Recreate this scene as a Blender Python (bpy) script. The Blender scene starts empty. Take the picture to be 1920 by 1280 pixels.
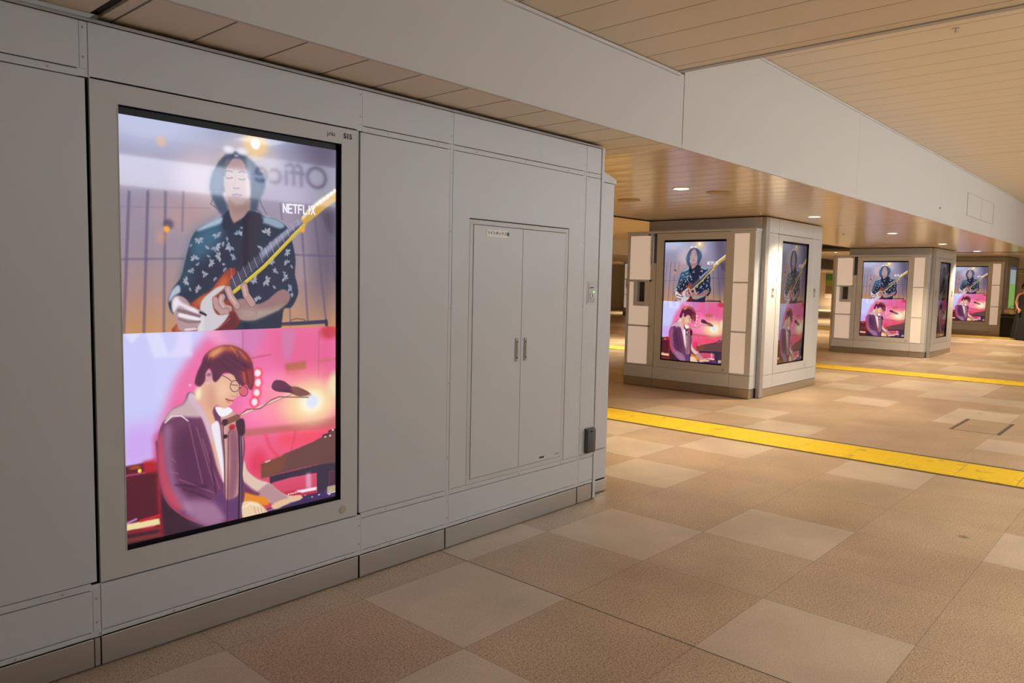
import bpy, bmesh, math, random
import numpy as np
from mathutils import Matrix, Vector
random.seed(7)
C = bpy.context.scene.collection
SC = bpy.context.scene

# ------------------------------------------------------------ camera, world, exposure
cam_d = bpy.data.cameras.new('camera'); cam = bpy.data.objects.new('camera', cam_d); C.objects.link(cam)
R_ = Vector((0.67053347, -0.741588, 0.02078694)); U_ = Vector((0.04586278, 0.06940163, 0.996534)); F_ = Vector((0.74046031, 0.66725606, -0.0805474))
m = Matrix((R_, U_, -F_)).transposed().to_4x4(); m.translation = (0, 0, 1.45)
cam.matrix_world = m
cam_d.sensor_width = 36; cam_d.sensor_fit = 'HORIZONTAL'; cam_d.lens = 1406.2/1920*36
cam_d.clip_start = .05; cam_d.clip_end = 200
SC.camera = cam
w = bpy.data.worlds.new('world'); SC.world = w; w.use_nodes = True
w.node_tree.nodes['Background'].inputs[0].default_value = (.9, .85, .8, 1); w.node_tree.nodes['Background'].inputs[1].default_value = .15
SC.view_settings.view_transform = 'Standard'; SC.view_settings.look = 'None'; SC.view_settings.gamma = 1
SC.view_settings.use_curve_mapping = False; SC.view_settings.exposure = 0.0
SC.cycles.use_denoising = True
SC.cycles.max_bounces = 8; SC.cycles.diffuse_bounces = 5; SC.cycles.glossy_bounces = 4
SC.cycles.sample_clamp_indirect = 4; SC.cycles.caustics_reflective = False; SC.cycles.caustics_refractive = False
WARM = (1.0, .78, .50); COOL = (.86, .93, 1.0)
SOFFIT_W = 230; MAIN_W = 104; FILL_GLASS_E = .35; SIGN_E = 5.0; FASCIA_E = 7.5; FILL_FASCIA_E = 9.0

# ------------------------------------------------------------ materials
def srgb(c): return tuple((x/255/12.92 if x/255 <= .04045 else ((x/255+.055)/1.055)**2.4) for x in c)
def mat(name, col, rough=.5, metal=0, spec=.5, emit=None, es=0, coat=0):
    m = bpy.data.materials.new(name); m.use_nodes = True; b = m.node_tree.nodes['Principled BSDF']
    b.inputs['Base Color'].default_value = (*col, 1); b.inputs['Roughness'].default_value = rough; b.inputs['Metallic'].default_value = metal
    b.inputs['Specular IOR Level'].default_value = spec; b.inputs['Coat Weight'].default_value = coat
    if emit: b.inputs['Emission Color'].default_value = (*emit, 1); b.inputs['Emission Strength'].default_value = es
    return m
def nt(m): return m.node_tree.nodes, m.node_tree.links, m.node_tree.nodes['Principled BSDF']
def math_(N, L, op, a, b=None, c=None):
    n = N.new('ShaderNodeMath'); n.operation = op
    for i, v in enumerate((a, b, c)):
        if v is None: continue
        if isinstance(v, (int, float)): n.inputs[i].default_value = v
        else: L.new(v, n.inputs[i])
    return n.outputs[0]
def add_bump(m, scale, strength, dist=.002):
    N, L, b = nt(m); tc = N.new('ShaderNodeNewGeometry'); no = N.new('ShaderNodeTexNoise'); no.inputs['Scale'].default_value = scale; no.inputs['Detail'].default_value = 3
    L.new(tc.outputs['Position'], no.inputs['Vector']); bp = N.new('ShaderNodeBump'); bp.inputs['Strength'].default_value = strength; bp.inputs['Distance'].default_value = dist
    L.new(no.outputs[0], bp.inputs['Height']); L.new(bp.outputs[0], b.inputs['Normal']); return m
M = {}
M['white'] = add_bump(mat('white_painted_steel', (.62, .645, .67), .38, 0, .45), 3, .25, .004)
M['beam'] = add_bump(mat('white_beam_board', (.64, .635, .61), .55, 0, .3), 2, .2, .004)
M['frame'] = mat('display_frame_paint', (.60, .61, .61), .42, 0, .4)
M['dark'] = mat('dark_gap', (.03, .028, .026), .8)
M['black'] = mat('black_bezel', (.004, .004, .005), .35, 0, .25)
M['steel'] = mat('brushed_steel', (.50, .485, .45), .28, .9)
M['steel2'] = mat('bright_steel', (.62, .60, .57), .28, .9)
M['chrome'] = mat('chrome', (.75, .75, .75), .12, 1)
M['handle'] = mat('handle_metal', (.42, .40, .36), .35, .5)
M['grey'] = mat('grey_plastic', (.085, .085, .085), .45)
M['trimgrey'] = mat('grey_trim', (.42, .42, .42), .4, .3)
M['lockm'] = mat('lock_brass', (.48, .44, .37), .4, .4)
M['ink'] = mat('black_ink', (.03, .03, .03), .6)
M['plate'] = mat('pale_name_plate', (.80, .79, .76), .3)
M['pane'] = mat('frosted_light_panel', (.70, .66, .61), .35, 0, .5, srgb((215, 190, 172)), .5)
M['disc'] = mat('beige_disc', (.42, .33, .18), .5)
M['lamp'] = mat('lamp_glow', (1, 1, 1), .5, 0, .5, (1, .86, .68), 9)
M['led'] = mat('green_led', (.1, .8, .2), .4, 0, .5, (.15, 1, .2), 2.5)
M['cream'] = add_bump(mat('cream_wall', (.58, .53, .46), .6), 2, .2, .004)
M['taupe'] = mat('taupe_wall', (.42, .37, .30), .6)
M['sign'] = mat('lit_sign_face', (.8, .8, .8), .4, 0, .5, (.80, .86, 1.0), SIGN_E)
M['fascia'] = mat('lit_fascia', (.8, .8, .8), .4, 0, .5, (.82, .90, 1.0), FASCIA_E)
M['fill_glass'] = mat('added_glow_glass', (.5, .5, .5), .3, 0, .5, (.82, .91, 1.0), FILL_GLASS_E)
M['fill_fascia'] = mat('added_fill_fascia', (.8, .8, .8), .4, 0, .5, (.80, .90, 1.0), FILL_FASCIA_E)
M['letters'] = mat('sign_letters', (.10, .10, .10), .6)
M['paper'] = mat('glowing_notice_paper', (.8, .8, .8), .6, 0, .3, (.9, .95, 1), .8)  # plain sheet given a glow of its own
# brushed steel streaks along the skirting
def brushed(m):
    N, L, b = nt(m); g = N.new('ShaderNodeNewGeometry'); mp = N.new('ShaderNodeMapping'); mp.inputs['Scale'].default_value = (4, 4, 60)
    no = N.new('ShaderNodeTexNoise'); no.inputs['Scale'].default_value = 1; L.new(g.outputs['Position'], mp.inputs['Vector']); L.new(mp.outputs[0], no.inputs['Vector'])
    mr = N.new('ShaderNodeMapRange'); mr.inputs['To Min'].default_value = .28; mr.inputs['To Max'].default_value = .32
    L.new(no.outputs[0], mr.inputs['Value']); L.new(mr.outputs[0], b.inputs['Roughness'])
brushed(M['steel'])
# ceiling boards running along Y, pitch .286 m
def boards(name, col, rough, groove, bow, metal=0, spec=.5, aniso=False):
    m = mat(name, col, rough, metal, spec); N, L, b = nt(m)
    g = N.new('ShaderNodeNewGeometry'); s = N.new('ShaderNodeSeparateXYZ'); L.new(g.outputs['Position'], s.inputs[0])
    t = math_(N, L, 'DIVIDE', math_(N, L, 'SUBTRACT', s.outputs[0], 1.075), .286)
    f = math_(N, L, 'FRACT', t); d = math_(N, L, 'MULTIPLY', math_(N, L, 'MINIMUM', f, math_(N, L, 'SUBTRACT', 1.0, f)), .286)
    e = N.new('ShaderNodeMapRange'); e.interpolation_type = 'SMOOTHSTEP'; e.inputs['From Min'].default_value = groove*.4; e.inputs['From Max'].default_value = groove
    L.new(d, e.inputs['Value'])
    mx = N.new('ShaderNodeMix'); mx.data_type = 'RGBA'; mx.inputs['A'].default_value = (*[c*.22 for c in col], 1); mx.inputs['B'].default_value = (*col, 1)
    L.new(e.outputs[0], mx.inputs['Factor']); L.new(mx.outputs['Result'], b.inputs['Base Color'])
    no = N.new('ShaderNodeTexNoise'); no.inputs['Scale'].default_value = 1; no.inputs['Detail'].default_value = 2
    mp = N.new('ShaderNodeMapping'); mp.inputs['Scale'].default_value = (14, .6, 1); L.new(g.outputs['Position'], mp.inputs[0]); L.new(mp.outputs[0], no.inputs['Vector'])
    bow_h = math_(N, L, 'MULTIPLY', math_(N, L, 'ABSOLUTE', math_(N, L, 'SUBTRACT', f, .5)), -bow)
    hgt = math_(N, L, 'ADD', math_(N, L, 'ADD', bow_h, math_(N, L, 'MULTIPLY', e.outputs[0], .004)), math_(N, L, 'MULTIPLY', no.outputs[0], bow*.5))
    bp = N.new('ShaderNodeBump'); bp.inputs['Strength'].default_value = 1; bp.inputs['Distance'].default_value = 1
    L.new(hgt, bp.inputs['Height']); L.new(bp.outputs[0], b.inputs['Normal'])
    return m
M['soffit_matt'] = boards('matt_soffit_boards', (.82, .745, .62), .5, .006, .0005, 0, .35)
M['soffit'] = boards('glossy_soffit_boards', (.80, .66, .44), .19, .004, .0035, .15, .8)
M['ceiling'] = boards('beige_ceiling_boards', (.74, .645, .50), .42, .004, .0008, 0, .4)
# granite floor
def floor_mat():
    m = mat('granite_tiles', (.4, .3, .2), .32, 0, .42); N, L, b = nt(m)
    g = N.new('ShaderNodeNewGeometry'); s = N.new('ShaderNodeSeparateXYZ'); L.new(g.outputs['Position'], s.inputs[0])
    at = N.new('ShaderNodeAttribute'); at.attribute_name = 'tile'
    n1 = N.new('ShaderNodeTexNoise'); n1.inputs['Scale'].default_value = 110; n1.inputs['Detail'].default_value = 5; n1.inputs['Roughness'].default_value = .8; L.new(g.outputs['Position'], n1.inputs['Vector'])
    n2 = N.new('ShaderNodeTexNoise'); n2.inputs['Scale'].default_value = 210; n2.inputs['Detail'].default_value = 2; L.new(g.outputs['Position'], n2.inputs['Vector'])
    n3 = N.new('ShaderNodeTexNoise'); n3.inputs['Scale'].default_value = 1.7; n3.inputs['Detail'].default_value = 5; L.new(g.outputs['Position'], n3.inputs['Vector'])
    r1 = N.new('ShaderNodeValToRGB'); cr = r1.color_ramp; cr.elements[0].position = .34; cr.elements[0].color = (.13, .088, .058, 1); cr.elements[1].position = .62; cr.elements[1].color = (.72, .545, .375, 1)
    e = cr.elements.new(.46); e.color = (.49, .36, .245, 1)
    L.new(n1.outputs[0], r1.inputs[0])
    r2 = N.new('ShaderNodeValToRGB'); c2 = r2.color_ramp; c2.elements[0].position = .3; c2.elements[0].color = (.54, .445, .34, 1); c2.elements[1].position = .65; c2.elements[1].color = (.72, .60, .475, 1)
    L.new(n1.outputs[0], r2.inputs[0])
    mx = N.new('ShaderNodeMix'); mx.data_type = 'RGBA'; L.new(at.outputs['Fac'], mx.inputs['Factor']); L.new(r1.outputs[0], mx.inputs['A']); L.new(r2.outputs[0], mx.inputs['B'])
    # dark flecks
    fl = N.new('ShaderNodeMapRange'); fl.inputs['From Min'].default_value = .35; fl.inputs['From Max'].default_value = .41; fl.inputs['To Min'].default_value = .22; L.new(n2.outputs[0], fl.inputs['Value'])
    fl2 = math_(N, L, 'MAXIMUM', fl.outputs[0], math_(N, L, 'MULTIPLY', at.outputs['Fac'], .72))
    w = N.new('ShaderNodeMapRange'); w.inputs['From Min'].default_value = .25; w.inputs['From Max'].default_value = .75; w.inputs['To Min'].default_value = .80; w.inputs['To Max'].default_value = 1.14; L.new(n3.outputs[0], w.inputs['Value'])
    # stains
    vo = N.new('ShaderNodeTexVoronoi'); vo.inputs['Scale'].default_value = 1.2; vo.inputs['Randomness'].default_value = 1
    dn = N.new('ShaderNodeMix'); dn.data_type = 'VECTOR'; dn.inputs['Factor'].default_value = .05; L.new(g.outputs['Position'], dn.inputs[4]); L.new(n1.outputs['Color'], dn.inputs[5]); L.new(dn.outputs[1], vo.inputs['Vector'])
    st = N.new('ShaderNodeMapRange'); st.inputs['From Min'].default_value = .02; st.inputs['From Max'].default_value = .045; st.inputs['To Min'].default_value = .5; L.new(vo.outputs['Distance'], st.inputs['Value'])
    # joints
    def joint(coord, off, pitch, wd):
        f = math_(N, L, 'FRACT', math_(N, L, 'DIVIDE', math_(N, L, 'SUBTRACT', coord, off), pitch))
        d = math_(N, L, 'MULTIPLY', math_(N, L, 'MINIMUM', f, math_(N, L, 'SUBTRACT', 1.0, f)), pitch)
        return math_(N, L, 'GREATER_THAN', d, wd)
    j = math_(N, L, 'MULTIPLY', joint(s.outputs[0], 2.01, .655, .0016), joint(s.outputs[1], .735, .65, .0016))
    j2 = math_(N, L, 'GREATER_THAN', math_(N, L, 'ABSOLUTE', math_(N, L, 'SUBTRACT', s.outputs[0], 2.668)), .0035)
    jj = math_(N, L, 'ADD', math_(N, L, 'MULTIPLY', j, .45), .55)
    jj2 = math_(N, L, 'ADD', math_(N, L, 'MULTIPLY', j2, .8), .2)
    k = math_(N, L, 'MULTIPLY', math_(N, L, 'MULTIPLY', jj, jj2), math_(N, L, 'MULTIPLY', math_(N, L, 'MULTIPLY', fl2, w.outputs[0]), st.outputs[0]))
    vm = N.new('ShaderNodeVectorMath'); vm.operation = 'SCALE'; L.new(mx.outputs['Result'], vm.inputs[0]); L.new(k, vm.inputs['Scale'])
    L.new(vm.outputs[0], b.inputs['Base Color'])
    rr = N.new('ShaderNodeMapRange'); rr.inputs['To Min'].default_value = .30; rr.inputs['To Max'].default_value = .50; L.new(n1.outputs[0], rr.inputs['Value']); L.new(rr.outputs[0], b.inputs['Roughness'])
    return m
M['floor'] = floor_mat()
def yellow_mat():
    m = mat('yellow_tactile', (.80, .50, .02), .45, 0, .35); N, L, b = nt(m)
    g = N.new('ShaderNodeNewGeometry'); n = N.new('ShaderNodeTexNoise'); n.inputs['Scale'].default_value = 6; n.inputs['Detail'].default_value = 8; L.new(g.outputs['Position'], n.inputs['Vector'])
    r = N.new('ShaderNodeValToRGB'); r.color_ramp.elements[0].position = .28; r.color_ramp.elements[0].color = (.45, .30, .02, 1); r.color_ramp.elements[1].position = .4; r.color_ramp.elements[1].color = (.90, .63, .03, 1)
    L.new(n.outputs[0], r.inputs[0]); L.new(r.outputs[0], b.inputs['Base Color']); return m
M['yellow'] = yellow_mat()
M['border'] = mat('strip_border', (.13, .10, .08), .6)

# ------------------------------------------------------------ mesh helpers
class MB:
    def __init__(s): s.bm = bmesh.new()
    def box(s, x0, x1, y0, y1, z0, z1, bev=0):
        vs = [s.bm.verts.new(p) for p in ((x0,y0,z0),(x1,y0,z0),(x1,y1,z0),(x0,y1,z0),(x0,y0,z1),(x1,y0,z1),(x1,y1,z1),(x0,y1,z1))]
        fs = [s.bm.faces.new([vs[i] for i in f]) for f in ((3,2,1,0),(4,5,6,7),(0,1,5,4),(1,2,6,5),(2,3,7,6),(3,0,4,7))]
        if bev: bmesh.ops.bevel(s.bm, geom=list({e for f in fs for e in f.edges}), offset=bev, segments=2, profile=.5, affect='EDGES')
        return s
    def prism(s, pts, y0, y1):          # polygon in local x-z, extruded along local y
        a = [s.bm.verts.new((x, y0, z)) for x, z in pts]; b = [s.bm.verts.new((x, y1, z)) for x, z in pts]; n = len(pts)
        s.bm.faces.new(a); s.bm.faces.new(b[::-1])
        for i in range(n): s.bm.faces.new((a[i], b[i], b[(i+1) % n], a[(i+1) % n]))
        return s
    def plan(s, pts, z0, z1):           # polygon in x-y, extruded up
        a = [s.bm.verts.new((x, y, z0)) for x, y in pts]; b = [s.bm.verts.new((x, y, z1)) for x, y in pts]; n = len(pts)
        s.bm.faces.new(a[::-1]); s.bm.faces.new(b)
        for i in range(n): s.bm.faces.new((a[i], a[(i+1) % n], b[(i+1) % n], b[i]))
        return s
    def lathe(s, prof, c=(0, 0, 0), axis='z', n=28):   # prof: (radius, height)
        rings = []
        for r, h in prof:
            ring = []
            for k in range(n):
                a = 2*math.pi*k/n; p = (r*math.cos(a), r*math.sin(a), h)
                if axis == 'y': p = (p[0], h, p[1])
                ring.append(s.bm.verts.new((p[0]+c[0], p[1]+c[1], p[2]+c[2])))
            rings.append(ring)
        for a, b in zip(rings, rings[1:]):
            for k in range(n): s.bm.faces.new((a[k], a[(k+1) % n], b[(k+1) % n], b[k]))
        s.bm.faces.new(rings[0][::-1]); s.bm.faces.new(rings[-1]); return s
    def tube(s, pts, r, n=10):
        pts = [Vector(p) for p in pts]; rings = []
        for i, p in enumerate(pts):
            d = (pts[min(i+1, len(pts)-1)]-pts[max(i-1, 0)]).normalized(); u = d.orthogonal().normalized() if i == 0 else (u-d*u.dot(d)).normalized(); v = d.cross(u)
            rings.append([s.bm.verts.new(p+u*r*math.cos(2*math.pi*k/n)+v*r*math.sin(2*math.pi*k/n)) for k in range(n)])
        for a, b in zip(rings, rings[1:]):
            for k in range(n): s.bm.faces.new((a[k], a[(k+1) % n], b[(k+1) % n], b[k]))
        s.bm.faces.new(rings[0][::-1]); s.bm.faces.new(rings[-1]); return s
    def build(s, name, m, parent=None, smooth=False):
        bmesh.ops.recalc_face_normals(s.bm, faces=s.bm.faces)
        me = bpy.data.meshes.new(name); s.bm.to_mesh(me); s.bm.free()
        if smooth:
            for p in me.polygons: p.use_smooth = True
            me.set_sharp_from_angle(angle=math.radians(40)) if hasattr(me, 'set_sharp_from_angle') else None
        o = bpy.data.objects.new(name, me); C.objects.link(o)
        for mm in (m if isinstance(m, (list, tuple)) else [m]): me.materials.append(mm)
        if parent: o.parent = parent
        return o
def thing(name, label, cat, loc=(0, 0, 0), rz=0, group=None):
    o = bpy.data.objects.new(name, None); C.objects.link(o); o.location = loc; o.rotation_euler = (0, 0, rz); o.empty_display_size = .1
    return tag(o, label, cat, group)
def tag(o, label, cat, group=None):
    o['label'] = label; o['category'] = cat
    if group: o['group'] = group
    return o
def struct(o): o['kind'] = 'structure'; return o
def text_mesh(name, body, size, m, parent=None, loc=(0, 0, 0), rot=(math.pi/2, 0, 0), off=0, ext=.0004, align='LEFT', sx=1):
    cu = bpy.data.curves.new(name, 'FONT'); cu.body = body; cu.size = size; cu.extrude = ext; cu.offset = off; cu.align_x = align; cu.align_y = 'BOTTOM'; cu.resolution_u = 4
    t = bpy.data.objects.new(name+'_t', cu); C.objects.link(t)
    dg = bpy.context.evaluated_depsgraph_get(); me = bpy.data.meshes.new_from_object(t.evaluated_get(dg)); bpy.data.objects.remove(t)
    me.materials.clear(); me.materials.append(m)
    o = bpy.data.objects.new(name, me); C.objects.link(o); o.location = loc; o.rotation_euler = rot; o.scale = (sx, 1, 1)
    if parent: o.parent = parent
    return o

# ------------------------------------------------------------ 2-D painter for the screen picture (millimetres on the screen)
def paint(ART,W,H,split):
    import numpy as np
    img=np.zeros((H,W,3),np.float32)
    def boxblur(m,r):
        if r<1: return m
        for ax in (0,1):
            for _ in range(2):
                k=int(r); p=[(0,0),(0,0)]; p[ax]=(k+1,k); c=np.cumsum(np.pad(m,p,mode='edge'),axis=ax)
                n=m.shape[ax]
                m=(c[2*k+1:2*k+1+n]-c[0:n])/(2*k+1) if ax==0 else (c[:,2*k+1:2*k+1+n]-c[:,0:n])/(2*k+1)
        return m
    def spline(pts):
        P=np.array(pts,float); n=len(P); o=[]
        for i in range(n):
            a,b,c,d=P[i-1],P[i],P[(i+1)%n],P[(i+2)%n]
            for t in (0,.25,.5,.75):
                o.append(.5*((2*b)+(c-a)*t+(2*a-5*b+4*c-d)*t*t+(3*b-a-3*c+d)*t**3))
        return np.array(o)
    def put(m,x0,y0,col,clip,al):
        h,w=m.shape
        ya,yb=max(0,y0),min(H,y0+h); xa,xb=max(0,x0),min(W,x0+w)
        if clip==1: yb=min(yb,split)
        if clip==2: ya=max(ya,split)
        if ya>=yb or xa>=xb: return
        m=m[ya-y0:yb-y0,xa-x0:xb-x0,None]*al
        img[ya:yb,xa:xb]=img[ya:yb,xa:xb]*(1-m)+np.array(col,np.float32)*m
    for a in ART:
        k=a[0]
        if k=='bg':
            ys=np.arange(a[1],min(a[2],H)); st=a[3]
            for c in range(3):
                img[ys,:,c]=np.interp(ys,[s[0] for s in st],[s[1][c] for s in st])[:,None]
        elif k=='p':
            _,col,bl,sm,clip,al,pts=a
            P=spline(pts) if sm and len(pts)>4 else np.array(pts,float)
            pad=int(bl*2+3); x0=int(P[:,0].min())-pad; y0=int(P[:,1].min())-pad
            w=int(P[:,0].max())+pad-x0+1; h=int(P[:,1].max())+pad-y0+1
            acc=np.zeros((h,w+1),np.int32)
            for i in range(len(P)):
                (xa,ya),(xb,yb)=P[i-1],P[i]
                if ya==yb: continue
                if ya>yb: xa,ya,xb,yb=xb,yb,xa,ya
                r=np.arange(int(np.ceil(ya-.5)),int(np.ceil(yb-.5)))
                if not len(r): continue
                x=xa+(r+.5-ya)*(xb-xa)/(yb-ya)
                np.add.at(acc,(r-y0,np.clip(np.round(x).astype(int)-x0,0,w)),1)
            m=(np.cumsum(acc,axis=1)%2)[:,:w].astype(np.float32)
            put(boxblur(m,max(1,bl*.8)),x0,y0,col,clip,al)
        elif k=='l':
            _,col,bl,wd,clip,al,pts=a
            P=np.array(pts,float); pad=int(wd/2+bl*2+3)
            x0=int(P[:,0].min())-pad; y0=int(P[:,1].min())-pad
            w=int(P[:,0].max())+pad-x0; h=int(P[:,1].max())+pad-y0
            X,Y=np.meshgrid(np.arange(w)+x0+.5,np.arange(h)+y0+.5); D=np.full(X.shape,1e9)
            for i in range(len(P)-1):
                d=P[i+1]-P[i]; L=max(1e-6,(d**2).sum()); t=np.clip(((X-P[i][0])*d[0]+(Y-P[i][1])*d[1])/L,0,1)
                D=np.minimum(D,np.hypot(X-P[i][0]-t*d[0],Y-P[i][1]-t*d[1]))
            put(np.clip((wd/2-D)/(2*max(.5,bl*.7))+.5,0,1).astype(np.float32),x0,y0,col,clip,al)
        elif k=='e':
            _,col,bl,rot,clip,al,((cx,cy),(rx,ry))=a
            e=bl*1.6; x0=int(cx-rx-e-2); y0=int(cy-ry-e-2); w=int(2*(rx+e)+4); h=int(2*(ry+e)+4)
            X,Y=np.meshgrid(np.arange(w)+x0+.5,np.arange(h)+y0+.5)
            q=np.hypot((X-cx)/rx,(Y-cy)/ry); m=np.clip((1-q)*min(rx,ry)/(2*max(.6,bl))+.5,0,1)
            m=m*m*(3-2*m)
            put(m.astype(np.float32),x0,y0,col,clip,al)
    return img
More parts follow.
